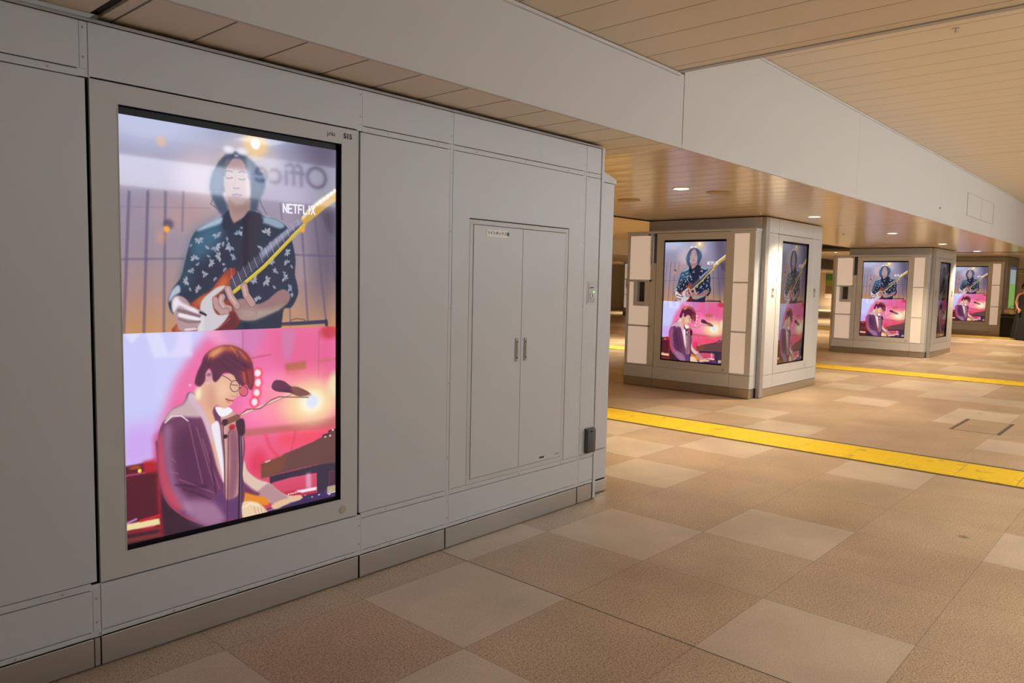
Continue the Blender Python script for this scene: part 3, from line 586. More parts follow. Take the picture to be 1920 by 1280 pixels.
('l',(112,84,94),4,9,1,0.6,[(210,747),(246,759),(293,759)]),
('l',(34,34,52),2,9,1,1,[(295,722),(311,729),(317,733)]),
('l',(244,242,255),1,6.5,0,1,[(665,298),(665,264),(682,298),(682,263)]),
('l',(244,242,255),1,6.5,0,1,[(707,263),(689,263),(689,298),(707,298)]),
('l',(244,242,255),1,6.5,0,1,[(689,281),(704,280)]),
('l',(244,242,255),1,6.5,0,1,[(714,263),(731,262)]),
('l',(244,242,255),1,6.5,0,1,[(723,263),(723,297)]),
('l',(244,242,255),1,6.5,0,1,[(756,262),(739,262),(739,297)]),
('l',(244,242,255),1,6.5,0,1,[(739,280),(754,279)]),
('l',(244,242,255),1,6.5,0,1,[(764,262),(764,297),(782,297)]),
('l',(244,242,255),1,6.5,0,1,[(792,261),(792,296)]),
('l',(244,242,255),1,6.5,0,1,[(803,261),(821,296)]),
('l',(244,242,255),1,6.5,0,1,[(821,261),(803,296)]),
('bg',797,1600,[(794,(236,110,168)),(1100,(240,112,166)),(1350,(238,90,130)),(1600,(200,60,90))]),
('p',(205,205,252),26,1,2,1,[(-15,788),(351,786),(302,830),(247,904),(193,983),(155,1085),(124,1163),(107,1296),(-25,1288)]),
('p',(206,160,240),40,1,2,0.8,[(-22,1144),(132,1134),(107,1311),(-25,1310)]),
('p',(226,228,255),5,0,2,0.8,[(-1,789),(74,791),(32,836)]),
('p',(226,228,255),7,0,2,0.75,[(81,792),(138,794),(169,891),(111,892)]),
('p',(232,222,255),9,0,2,0.7,[(204,796),(256,798),(259,897),(158,894),(199,848)]),
('p',(242,166,206),18,1,2,0.8,[(303,784),(466,790),(465,877),(350,848)]),
('p',(206,130,190),20,1,2,0.7,[(391,787),(570,793),(543,882),(465,942),(407,851)]),
('p',(226,84,130),60,0,2,0.5,[(570,793),(937,805),(938,1037),(642,1012)]),
('p',(200,130,180),14,1,2,0.7,[(652,804),(727,807),(698,932),(665,938)]),
('p',(255,140,190),40,1,2,0.8,[(516,1002),(660,997),(755,1125),(697,1205),(514,1215),(463,1143)]),
('l',(170,90,140),4,6,2,0.6,[(474,806),(475,966)]),
('l',(180,70,100),5,8,2,0.5,[(499,920),(601,909)]),
('l',(190,90,110),5,7,2,0.6,[(843,819),(840,1029)]),
('l',(196,110,90),6,14,2,0.6,[(843,954),(932,947)]),
('l',(190,110,100),5,7,2,0.5,[(855,1021),(927,1018)]),
('e',(196,50,60),16,0,2,0.8,[(896,821),(47,32)]),
('p',(176,98,70),7,0,2,0.9,[(670,954),(775,947),(775,984),(674,988)]),
('p',(230,90,100),8,0,2,0.6,[(674,988),(755,987),(746,1008),(679,1007)]),
('e',(255,170,150),60,0,2,0.6,[(775,1127),(195,131)]),
('e',(255,60,90),9,0,2,0.8,[(540,984),(24,24)]),
('e',(255,232,240),4,0,2,1,[(540,984),(15,16)]),
('e',(255,60,90),9,0,2,0.8,[(541,1025),(23,25)]),
('e',(255,232,240),4,0,2,1,[(541,1025),(14,17)]),
('e',(255,60,90),9,0,2,0.8,[(535,1068),(23,24)]),
('e',(255,232,240),4,0,2,1,[(535,1068),(14,16)]),
('e',(255,60,90),9,0,2,0.8,[(525,1106),(23,25)]),
('e',(255,232,240),4,0,2,1,[(525,1106),(14,16)]),
('p',(190,104,104),7,0,2,0.85,[(475,1218),(697,1226),(835,1222),(938,1217),(938,1271),(697,1256),(475,1247)]),
('p',(250,60,80),30,0,2,0.6,[(640,1257),(938,1271),(938,1326),(640,1317)]),
('l',(226,60,90),10,12,2,0.6,[(576,1257),(594,1310),(640,1368)]),
('l',(200,60,90),6,7,2,0.5,[(721,1260),(697,1351)]),
('e',(226,40,80),26,0,2,0.6,[(540,1368),(40,50)]),
('e',(250,226,170),46,0,2,0.9,[(805,1139),(138,92)]),
('e',(255,246,216),22,0,2,1,[(803,1137),(62,51)]),
('e',(226,232,255),9,0,2,1,[(807,1134),(30,30)]),
('e',(240,240,190),22,0,2,0.8,[(934,1068),(42,54)]),
('p',(104,66,68),2,0,2,1,[(553,1380),(645,1362),(663,1353),(809,1320),(870,1300),(902,1284),(938,1277),(939,1444),(840,1429),(735,1431),(555,1442)]),
('p',(132,76,56),12,0,2,0.7,[(553,1380),(645,1362),(687,1358),(640,1436),(555,1442)]),
('p',(52,42,66),2,0,2,1,[(593,1441),(735,1434),(845,1430),(939,1437),(939,1473),(897,1473),(892,1599),(833,1605),(830,1466),(696,1464),(610,1470),(595,1477)]),
('p',(74,42,66),4,0,2,1,[(895,1473),(939,1471),(939,1609),(892,1609)]),
('l',(214,190,180),2,7,2,1,[(575,1374),(594,1370)]),
('l',(60,50,66),2,10,2,1,[(865,1299),(896,1294)]),
('l',(70,52,60),2,10,2,1,[(896,1282),(933,1279)]),
('e',(246,190,200),2,0,2,1,[(902,1304),(5,5)]),
('e',(246,190,200),2,0,2,1,[(876,1306),(5,4)]),
('e',(246,190,200),2,0,2,1,[(917,1279),(6,5)]),
('p',(226,190,214),8,0,2,0.7,[(774,1460),(799,1460),(802,1536),(776,1536)]),
('p',(196,30,50),6,0,2,0.8,[(630,1524),(830,1531),(830,1564),(639,1548)]),
('p',(238,232,250),3,1,2,1,[(720,1529),(830,1531),(830,1546),(754,1545)]),
('p',(62,40,92),3,0,2,1,[(472,1603),(547,1588),(639,1573),(754,1558),(833,1560),(939,1552),(939,1614),(667,1623),(476,1622)]),
('l',(206,166,200),1,2,2,0.7,[(489,1599),(511,1599)]),
('l',(206,166,200),1,2,2,0.7,[(498,1598),(520,1598)]),
('l',(206,166,200),1,2,2,0.7,[(506,1597),(528,1597)]),
('l',(206,166,200),1,2,2,0.7,[(514,1596),(537,1596)]),
('l',(206,166,200),1,2,2,0.7,[(523,1595),(545,1595)]),
('l',(206,166,200),1,2,2,0.7,[(531,1594),(554,1594)]),
('l',(206,166,200),1,2,2,0.7,[(540,1594),(562,1593)]),
('l',(206,166,200),1,2,2,0.7,[(548,1593),(571,1593)]),
('l',(206,166,200),1,2,2,0.7,[(557,1592),(580,1592)]),
('l',(206,166,200),1,2,2,0.7,[(566,1591),(588,1591)]),
('l',(206,166,200),1,2,2,0.7,[(574,1590),(597,1590)]),
('l',(206,166,200),1,2,2,0.7,[(583,1589),(606,1589)]),
('l',(206,166,200),1,2,2,0.7,[(592,1588),(615,1588)]),
('l',(206,166,200),1,2,2,0.7,[(601,1588),(624,1587)]),
('l',(206,166,200),1,2,2,0.7,[(609,1587),(633,1587)]),
('l',(206,166,200),1,2,2,0.7,[(618,1586),(642,1586)]),
('l',(206,166,200),1,2,2,0.7,[(627,1585),(650,1585)]),
('l',(206,166,200),1,2,2,0.7,[(636,1584),(659,1584)]),
('l',(206,166,200),1,2,2,0.7,[(645,1583),(669,1583)]),
('l',(206,166,200),1,2,2,0.7,[(654,1582),(678,1582)]),
('l',(206,166,200),1,2,2,0.7,[(663,1581),(687,1581)]),
('l',(206,166,200),1,2,2,0.7,[(672,1580),(696,1580)]),
('e',(226,210,220),1.5,0,2,0.9,[(902,1564),(6,3)]),
('e',(190,150,150),1.5,0,2,0.9,[(753,1567),(6,4)]),
('e',(70,60,120),1.5,0,2,0.9,[(876,1560),(6,4)]),
('e',(70,60,120),1.5,0,2,0.9,[(885,1565),(6,3)]),
('e',(70,60,120),1.5,0,2,0.9,[(787,1575),(6,4)]),
('e',(70,60,120),1.5,0,2,0.9,[(678,1564),(6,4)]),
('e',(190,150,150),1.5,0,2,0.9,[(769,1559),(6,3)]),
('e',(70,60,120),1.5,0,2,0.9,[(821,1581),(6,3)]),
('e',(70,60,120),1.5,0,2,0.9,[(707,1564),(6,4)]),
('e',(70,60,120),1.5,0,2,0.9,[(695,1567),(6,3)]),
('e',(226,210,220),1.5,0,2,0.9,[(899,1580),(6,4)]),
('e',(190,150,150),1.5,0,2,0.9,[(806,1574),(6,4)]),
('e',(70,60,120),1.5,0,2,0.9,[(869,1576),(6,4)]),
('e',(70,60,120),1.5,0,2,0.9,[(840,1574),(7,3)]),
('e',(70,60,120),1.5,0,2,0.9,[(702,1579),(6,4)]),
('e',(226,210,220),1.5,0,2,0.9,[(843,1571),(6,3)]),
('e',(250,240,250),1.5,0,2,1,[(686,1538),(4,4)]),
('e',(250,240,250),1.5,0,2,1,[(698,1538),(4,3)]),
('e',(250,240,250),1.5,0,2,1,[(709,1538),(4,3)]),
('e',(250,240,250),1.5,0,2,1,[(721,1537),(4,4)]),
('e',(250,240,250),1.5,0,2,1,[(733,1537),(4,3)]),
('e',(250,240,250),1.5,0,2,1,[(745,1537),(3,3)]),
('p',(214,190,150),3,0,2,0.8,[(886,1542),(935,1542),(935,1576),(886,1576)]),
('l',(236,228,236),1,3,2,1,[(888,1576),(935,1574)]),
('p',(84,26,44),4,0,2,1,[(-25,1295),(65,1292),(122,1298),(125,1519),(-29,1517)]),
('p',(190,36,50),8,0,2,0.9,[(65,1285),(119,1284),(120,1335),(68,1334)]),
('p',(214,60,130),10,0,2,0.6,[(102,1198),(128,1164),(126,1299),(104,1295)]),
('l',(176,60,110),3,8,2,0.9,[(-2,1330),(43,1331),(71,1330)]),
('e',(255,226,90),2.5,0,2,1,[(52,1320),(7,8)]),
('e',(220,110,40),5,0,2,0.6,[(36,1304),(21,8)]),
('p',(56,30,50),3,1,2,1,[(114,1222),(126,1269),(135,1391),(159,1472),(230,1546),(333,1609),(340,1648),(-32,1623),(-29,1520),(118,1540)]),
('p',(150,24,44),7,0,2,0.8,[(112,1357),(124,1366),(139,1606),(120,1609)]),
('p',(236,218,160),3,0,2,1,[(-2,1516),(71,1518),(122,1520),(125,1544),(67,1543),(-3,1542)]),
('l',(200,36,50),3,11,2,1,[(54,1514),(122,1509)]),
('l',(206,150,220),3,8,2,0.8,[(-2,1514),(36,1504)]),
('l',(150,30,44),4,14,2,0.9,[(-3,1549),(125,1557)]),
('l',(140,50,40),5,16,2,0.8,[(-3,1580),(117,1585)]),
('p',(226,196,180),3,1,2,1,[(465,1335),(480,1360),(491,1397),(539,1443),(593,1470),(644,1518),(691,1545),(746,1554),(746,1574),(696,1577),(644,1581),(593,1555),(538,1523),(499,1477),(464,1446)]),
('p',(176,130,140),5,1,2,0.8,[(561,1481),(593,1472),(639,1513),(686,1553),(672,1572),(616,1573),(583,1545),(525,1514)]),
('p',(104,50,88),5,1,2,0.9,[(464,1438),(512,1480),(547,1508),(521,1519),(464,1491)]),
('p',(232,140,44),4,1,2,1,[(467,1486),(521,1508),(574,1530),(588,1563),(529,1555),(466,1521)]),
('p',(232,190,150),4,1,2,1,[(602,1570),(644,1557),(696,1555),(749,1557),(744,1571),(686,1575),(639,1591),(611,1589)]),
('p',(112,58,98),3,1,2,1,[(253,1036),(222,1078),(180,1095),(148,1133),(125,1186),(118,1267),(126,1374),(147,1451),(185,1501),(254,1559),(329,1604),(374,1602),(408,1594),(459,1593),(470,1538),(479,1473),(467,1405),(475,1341),(480,1284),(466,1209),(422,1138),(388,1110),(347,1106)]),
('p',(222,198,196),7,1,2,0.85,[(253,1040),(222,1081),(180,1096),(155,1122),(146,1144),(191,1127),(244,1137),(298,1140),(283,1091)]),
('l',(244,236,232),2,5,2,0.9,[(150,1148),(176,1125),(214,1128),(240,1152)]),
('p',(202,74,96),10,1,2,0.9,[(124,1193),(138,1188),(144,1271),(165,1389),(216,1500),(185,1497),(147,1447),(126,1374),(118,1267)]),
('p',(176,126,166),12,1,2,0.6,[(146,1166),(175,1170),(177,1277),(194,1402),(232,1464),(246,1530),(201,1481),(165,1389),(144,1271)]),
('p',(186,142,176),16,1,2,0.65,[(216,1484),(270,1472),(342,1503),(375,1518),(391,1586),(329,1603),(254,1555)]),
('p',(74,34,66),30,1,2,0.6,[(182,1239),(220,1176),(274,1183),(312,1298),(343,1423),(294,1469),(232,1441),(195,1356)]),
('p',(96,60,110),10,1,2,0.8,[(342,1487),(417,1486),(459,1511),(459,1577),(408,1590),(375,1550)]),
('l',(158,104,128),4,5,2,0.6,[(274,1183),(343,1431)]),
('l',(158,104,128),4,5,2,0.6,[(244,1164),(295,1414)]),
('l',(158,104,128),4,5,2,0.6,[(297,1233),(367,1452)]),
('l',(158,104,128),4,5,2,0.6,[(202,1381),(343,1463)]),
('l',(158,104,128),4,5,2,0.6,[(174,1291),(188,1309)]),
('l',(158,104,128),4,5,2,0.6,[(165,1343),(195,1356)]),
('l',(60,28,58),6,8,2,0.6,[(217,1422),(326,1484)]),
('l',(60,28,58),6,8,2,0.6,[(187,1401),(311,1433)]),
('l',(60,28,58),6,8,2,0.6,[(328,1301),(351,1464)]),
('p',(226,176,160),4,1,2,1,[(314,1177),(346,1177),(357,1258),(377,1357),(386,1431),(360,1370),(341,1295)]),
('p',(218,182,200),4,1,2,1,[(251,1040),(276,1059),(315,1118),(339,1192),(342,1255),(320,1213),(291,1139),(246,1072)]),
('p',(240,236,244),3,1,2,1,[(336,1180),(366,1172),(378,1261),(387,1358),(386,1431),(370,1356),(349,1257)]),
('p',(214,160,150),4,1,2,1,[(377,1133),(421,1130),(454,1183),(472,1258),(466,1372),(451,1484),(417,1502),(389,1488),(387,1358),(383,1245)]),
('p',(130,76,104),12,1,2,0.8,[(411,1201),(453,1239),(452,1386),(434,1497),(400,1495),(410,1362)]),
('l',(84,44,78),2,5,2,0.9,[(384,1166),(389,1311),(390,1497)]),
('p',(244,244,252),2,1,2,1,[(352,1111),(379,1111),(412,1117),(426,1134),(395,1151),(371,1148)]),
('l',(110,60,90),2,5,2,0.8,[(347,1122),(371,1164),(387,1198)]),
('p',(230,178,150),3,1,2,1,[(301,1004),(350,991),(378,980),(428,980),(459,1011),(466,1046),(455,1073),(435,1083),(429,1095),(422,1105),(409,1112),(394,1119),(377,1113),(357,1098),(341,1124),(351,1166),(333,1174),(316,1148),(300,1109),(283,1080),(273,1048),(290,1023)]),
('p',(250,238,196),8,1,2,0.9,[(273,1028),(291,1020),(294,1050),(286,1073),(268,1055)]),
('p',(214,148,130),16,1,2,0.6,[(328,1013),(356,1036),(356,1091),(341,1120),(320,1101),(318,1046)]),
('p',(246,206,170),20,1,2,0.7,[(371,1003),(413,1021),(409,1062),(384,1094),(363,1057)]),
('e',(222,158,168),4,0,2,1,[(326,981),(15,26)]),
('e',(120,80,110),5,0,2,0.8,[(327,974),(9,7)]),
('e',(236,210,226),2,0,2,1,[(323,1008),(3,3)]),
('p',(92,34,66),3,1,2,1,[(376,859),(408,858),(437,863),(466,877),(496,903),(516,938),(522,977),(524,1020),(514,1053),(500,1046),(489,1027),(468,1033),(446,1010),(428,980),(392,972),(374,990),(357,1006),(344,998),(339,967),(329,949),(315,965),(310,998),(291,1018),(275,1012),(269,1001),(278,965),(295,930),(309,897),(337,873)]),
('p',(206,104,56),12,1,2,0.9,[(376,862),(408,859),(437,865),(459,876),(444,888),(393,882),(358,903),(323,911),(320,894),(341,874)]),
('p',(244,186,140),12,1,2,0.7,[(351,874),(379,865),(393,870),(368,890),(340,902),(330,895)]),
('p',(190,84,60),14,1,2,0.8,[(448,885),(477,886),(503,912),(516,945),(477,921)]),
('p',(176,66,62),14,1,2,0.75,[(465,969),(510,958),(521,1002),(513,1047),(494,1038),(472,1012)]),
('l',(66,22,54),4,6,2,0.5,[(393,912),(476,970)]),
('l',(66,22,54),4,6,2,0.5,[(368,914),(428,980)]),
('l',(66,22,54),4,6,2,0.5,[(415,903),(503,961)]),
('l',(66,22,54),4,6,2,0.5,[(337,905),(315,958)]),
('l',(66,22,54),4,6,2,0.5,[(484,950),(498,1028)]),
('l',(66,22,54),4,6,2,0.5,[(323,898),(294,983)]),
('l',(236,140,80),4,5,2,0.5,[(379,867),(344,899)]),
('l',(236,140,80),4,5,2,0.5,[(422,866),(451,906)]),
('l',(236,140,80),4,5,2,0.5,[(459,885),(488,922)]),
('l',(236,140,80),4,5,2,0.5,[(476,977),(483,1020)]),
('e',(214,90,100),4,0,2,0.75,[(476,1055),(18,21)]),
('l',(92,50,80),1,3.2,2,1,[(458,1032),(456,1041),(452,1049),(445,1053),(437,1054),(429,1052),(423,1046),(418,1038),(417,1029),(419,1020),(423,1013),(430,1008),(438,1007),(445,1009),(452,1015),(456,1023),(458,1032)]),
('l',(130,50,76),1,3.2,2,1,[(496,1057),(494,1065),(490,1072),(484,1076),(476,1077),(469,1075),(463,1069),(458,1062),(457,1053),(459,1045),(463,1038),(469,1034),(477,1033),(484,1036),(490,1041),(494,1048),(496,1057)]),
('l',(92,50,80),1,3,2,1,[(383,981),(403,992),(423,1008)]),
('l',(92,50,80),1,3,2,1,[(455,1038),(465,1041)]),
('l',(110,60,84),2,4,2,0.8,[(423,1022),(435,1026),(450,1029)]),
('l',(200,140,120),3,4,2,0.7,[(450,1052),(446,1076),(422,1070)]),
('l',(184,78,96),2,7,2,1,[(399,1081),(411,1087),(428,1091)]),
('l',(206,120,110),3,5,2,0.7,[(402,1092),(414,1098)]),
('e',(255,226,240),3,0,2,1,[(250,1009),(4,4)]),
('l',(58,34,62),1.5,17,2,1,[(457,1191),(461,1371),(453,1605)]),
('l',(150,124,150),1.5,4,2,0.7,[(460,1240),(462,1371),(457,1601)]),
('p',(58,30,56),3,1,2,1,[(441,1177),(475,1173),(481,1227),(472,1242),(453,1239),(445,1214)]),
('e',(196,30,60),3,0,2,1,[(424,1200),(14,11)]),
('e',(50,26,50),2,0,2,1,[(394,1236),(10,9)]),
('l',(80,40,70),2,4,2,0.8,[(424,1203),(407,1225),(402,1475),(399,1596)]),
('l',(206,150,140),1.5,11,2,1,[(412,1169),(550,1133),(712,1085)]),
('l',(246,226,214),1.5,4,2,1,[(454,1156),(550,1129),(707,1084)]),
('l',(134,84,76),2,26,2,1,[(390,1179),(446,1162)]),
('e',(60,32,52),2,0,2,1,[(393,1177),(13,14)]),
('l',(120,60,84),2,5,2,0.8,[(454,1158),(489,1134),(550,1138),(604,1105),(641,1096),(785,1113)]),
('p',(96,44,74),2,1,2,1,[(616,1025),(641,1022),(669,1032),(702,1056),(736,1063),(795,1096),(745,1104),(697,1085),(669,1079),(627,1070),(605,1051)]),
('p',(150,104,80),5,1,2,0.7,[(702,1056),(736,1063),(805,1103),(745,1104),(707,1086)]),
('p',(236,206,170),3,1,2,1,[(466,1533),(498,1529),(538,1546),(574,1581),(581,1604),(547,1603),(511,1599),(469,1596)]),
('l',(196,130,120),1.5,3,2,0.7,[(520,1561),(531,1600)]),
('l',(196,130,120),1.5,3,2,0.7,[(536,1566),(545,1600)]),
('l',(196,130,120),1.5,3,2,0.7,[(552,1571),(559,1601)]),
('l',(196,130,120),1.5,3,2,0.7,[(569,1577),(574,1601)]),
('l',(250,236,206),5,9,2,0.7,[(472,1551),(503,1541),(538,1556)])]

# ------------------------------------------------------------ measures
W = 2.896; BY = 2.53; SO = 2.34; NEAR_C = 2.80; FAR_C = 3.17; X_END = 46.0; Y_END = 21.0; OPP = -2.05; X0 = -3.6
STEP_X = 4.35; RAMP = .13; UP_X = 20.35
def fz(x): t = min(1, max(0, (x-19.2)/2.6)); return RAMP*t*t*(3-2*t)

# ------------------------------------------------------------ the setting
def make_floor():
    bm = bmesh.new(); cl = bm.faces.layers.float.new('tile') if False else None
    light = {(-2,2),(-1,1),(0,2),(1,3),(1,0),(2,2),(3,1),(4,-1),(4,3),(6,1),(6,3),(5,4),(8,3),(9,4),(12,3),(15,3),(12,1),(11,1),(9,0),(-2,-1),(14,1),(17,2),(16,3)}
    rnd = random.Random(5); i0, i1 = -9, 68; j0, j1 = -5, 32; vs = {}
    for i in range(i0, i1+1):
        for j in range(j0, j1+1):
            x = 2.01+.655*i; vs[i, j] = bm.verts.new((x, .735+.65*j, fz(x)))
    vals = []
    for i in range(i0, i1):
        for j in range(j0, j1):
            bm.faces.new((vs[i, j], vs[i+1, j], vs[i+1, j+1], vs[i, j+1]))
            known = i < 8 and -2 < j < 5 or (8 <= i < 13 and 0 <= j < 5)
            v = 1.0 if (i, j) in light else (0.0 if known else (1.0 if rnd.random() < .26 else 0.0))
            vals.append(v if v else rnd.choice((0, 0, .08, .16)))
    me = bpy.data.meshes.new('floor'); bm.to_mesh(me); bm.free()
    a = me.attributes.new('tile', 'FLOAT', 'FACE'); a.data.foreach_set('value', vals)
    me.materials.append(M['floor']); o = bpy.data.objects.new('floor', me); C.objects.link(o); struct(o)
make_floor()
G = .0006   # half gap between cladding panels

# wall on the left: dark backing, separate painted panels, rivet strips
wall = bpy.data.objects.new('wall_left', None); C.objects.link(wall); struct(wall)
MB().box(X0, 4.06, W+.034, 4.85, 0, 2.335).build('wall_core', M['dark'], wall)
def panel(x0, x1, z0, z1, y0=W, th=.012, m='white', name='wall_panel', g=G, bev=.0015):
    return MB().box(x0+g, x1-g, y0, y0+th, z0+g, z1-g, bev).build(name, M[m], wall)
cols = [(X0, -.20), (-.20, .955), (.985, 2.128), (2.15, 2.706), (2.728, 3.866), (3.888, 4.045)]
for i, (a, b) in enumerate(cols):
    panel(a, b, 2.150 if i != 2 else 2.128, 2.312); panel(a, b, .118+.018, .292 if i != 2 else .310)
    if i in (0, 1, 3): panel(a if i != 3 else 2.138, b if i != 1 else .974, .322, 2.120)
    if i == 5:
        panel(a, b, .322, 2.120)
    # thin horizontal rivet strips
    if i != 2: panel(a, b, 2.122, 2.148, W+.001, .01, 'white', 'cover_strip'); panel(a, b, .294, .320, W+.001, .01, 'white', 'cover_strip')
    panel(a, b, .114, .134, W+.001, .01, 'white', 'cover_strip', .0008)
for x in (.97, 2.139, 2.717, 3.877):
    for z0, z1 in ((2.150, 2.312), (.136, .292)): panel(x-.013, x+.013, z0, z1, W+.001, .01, 'white', 'cover_strip', .001)
for x in (2.717, 3.877): panel(x-.011, x+.011, .294, 2.148, W+.001, .01, 'white', 'cover_strip', .001)
for x in (.970, 2.139):
    for z0, z1 in ((2.124, 2.312), (.112, .312)): panel(x-.022, x+.022, z0, z1, W+.003, .01, 'white', 'cover_strip', .0005)
for x in (2.717, 3.877): panel(x-.022, x+.022, .112, 2.312, W+.003, .01, 'white', 'cover_strip', .0005)
panel(X0, 4.045, 2.314, 2.326, W-.004, .014, 'trimgrey', 'top_rail', 0)
# cupboard bay panel with an opening
cb = (2.855, 3.722, .318, 1.782); a, b = cols[4]
MB().box(a+G, cb[0], W, W+.012, .322+G, 2.12-G).box(cb[1], b-G, W, W+.012, .322+G, 2.12-G).box(cb[0], cb[1], W, W+.012, cb[3], 2.12-G).build('wall_panel', M['white'], wall)
# rivets
rv = MB()
def rivet(x, z): rv.lathe([(.0042, W-.0012), (.0030, W-.0022), (.0001, W-.0024)], (x, 0, z), 'y', 8)
for x in (.45, .86, 2.30, 2.62, 2.90, 3.30, 3.70, 3.91, 4.02):
    rivet(x, 2.135); rivet(x, .307)
for k in range(16): rivet(-.1+k*.27, .124)
for x in (.97, 2.139, 2.717, 3.877):
    for z in (2.19, 2.29, .17, .26): rivet(x, z)
for x in (2.717, 3.877):
    for z in (.5, .9, 1.3, 1.7, 2.0): rivet(x, z)
rv.build('rivets', M['trimgrey'], wall)
# corner post
MB().box(4.049, 4.078, W-.004, W+.05, 0.005, 2.318, .003).build('corner_post', M['white'], wall)
MB().box(4.06, 4.075, W+.05, 4.85, 0, 2.335).build('side_panel', M['white'], wall)
# housing on the block's far face, seen edge-on past the corner
hs = MB(); y0 = 2.955
hs.plan([(4.075, y0), (4.285, y0), (4.30, y0+.02), (4.30, 4.80), (4.075, 4.80)], .31, 2.115)
hs.build('housing', M['white'], wall)
MB().plan([(4.075, y0), (4.285, y0), (4.30, y0+.02), (4.30, 4.80), (4.075, 4.80)], .098, .304).build('housing_panel', M['white'], wall)
tp = MB(); v = [tp.bm.verts.new(p) for p in ((4.075, y0, 2.12), (4.31, y0, 2.12), (4.31, 4.8, 2.12), (4.075, 4.8, 2.12), (4.075, y0, 2.215), (4.31, y0, 2.145), (4.31, 4.8, 2.145), (4.075, 4.8, 2.215))]
for f in ((3,2,1,0),(4,5,6,7),(0,1,5,4),(1,2,6,5),(2,3,7,6),(3,0,4,7)): tp.bm.faces.new([v[i] for i in f])
tp.build('housing_cap', M['white'], wall)
MB().box(4.078, 4.29, y0+.01, 4.79, .088, .098).build('shadow_gap', M['dark'], wall)

bb = bpy.data.objects.new('baseboard_left', None); C.objects.link(bb); struct(bb)
for a, b in ((X0, -.2), (-.196, .958), (.984, 2.134), (2.144, 2.700), (2.708, 3.870), (3.878, 4.036)):
    MB().box(a, b, W-.002, W+.010, .004, .110, .001).build('kick_plate', M['steel'], bb)
MB().box(.962, .980, W+.001, W+.01, .004, .110).build('joint_cover', M['steel'], bb)
MB().box(4.078, 4.292, y0-.003, 4.80, .006, .086, .002).build('kick_plate', M['steel2'], bb)
MB().box(X0, 4.07, W+.002, W+.02, 0, .004).build('shadow_gap', M['dark'], bb)

# opposite wall (behind the photographer): only seen as a reflection in the big screen
ow = bpy.data.objects.new('wall_right', None); C.objects.link(ow); struct(ow)
MB().box(X0, X_END, OPP-.1, OPP, 0, 3.2).build('wall_surface', M['cream'], ow)
sg = thing('lit_fascia', 'long white lit fascia band on the wall opposite the big screen', 'fascia', (0, OPP, 0))
MB().box(1.4, 4.26, .004, .05, 2.31, 2.60, .004).build('light_box', M['fascia'], sg)
sg2 = thing('lit_fascia', 'added glowing fascia extension past the mirrored sign, unseen fill for the near wall', 'fascia', (0, OPP, 0))
MB().box(5.8, 17.0, .004, .06, 2.31, 2.72, .004).build('light_box', M['fill_fascia'], sg2)  # unseen glowing extension, added to brighten the near wall
of = thing('office_sign', 'white lit sign with grey lettering seen mirrored in the big screen', 'sign', (0, OPP, 0))
MB().box(4.28, 5.75, .004, .09, 2.31, 2.765, .004).build('light_box', M['sign'], of)
text_mesh('lettering', 'Office', .375, M['letters'], of, (5.285, .092, 2.415), (math.pi/2, 0, math.pi), .004, .001, 'LEFT', 1.05)
MB().box(5.44, 5.49, .09, .093, 2.59, 2.64).build('punctuation_mark', M['letters'], of)
sf = thing('added_glow_partition', 'added glowing glass office front opposite the big screen, lighting that wall', 'partition', (3.2, OPP, 0))  # glowing front added to throw cool light on the near wall
k_ = 0
for x in (0, 1.05, 2.10, 3.15, 4.20, 5.25):
    MB().box(x+.03, x+1.02, .004, .02, .12, 2.27).build('glass_pane', M['fill_glass'], sf)
for x in (0, 1.05, 2.10, 3.15, 4.20, 5.25, 6.30): MB().box(x-.03, x+.03, .002, .05, 0, 2.30, .002).build('mullion', M['frame'], sf)
MB().box(-.03, 6.33, .002, .05, 0, .12, .002).build('sill', M['steel'], sf)
sh = thing('added_glow_window', 'added glowing pane further along the opposite wall, unseen fill for beam and pillars', 'fill panel', (11.2, OPP, 0))  # second glowing pane, unseen, added to light beam and second pillar
MB().box(.05, 7.2, .004, .02, .12, 2.27).build('glass_pane', M['fill_glass'], sh)
MB().box(0, 7.25, .002, .05, 2.27, 2.303, .002).build('head_rail', M['frame'], sh)
nb = tag(MB().box(4.92, 5.04, OPP+.021, OPP+.026, 1.40, 1.74).build('paper_notice', M['paper']), 'white paper notice on the opposite wall, mirrored faintly in the big screen', 'notice')

wb = struct(MB().box(X_END, X_END+.1, OPP-.1, Y_END+.1, 0, 3.2).build('wall_back', M['cream']))
struct(MB().box(X0, X_END, Y_END, Y_END+.1, 0, 3.2).build('wall_far_left', M['taupe']))
struct(MB().box(X0-.1, X0, OPP-.1, Y_END+.1, 0, 3.2).build('wall_front', M['cream']))
# far fascia and dado on the end wall
struct(MB().box(X_END-1.2, X_END, 2.0, 9.0, 2.36, 2.72).build('trim_1', M['soffit_matt']))
struct(MB().box(X_END-.03, X_END, 9.2, Y_END, RAMP, .35).build('baseboard_back', M['taupe']))

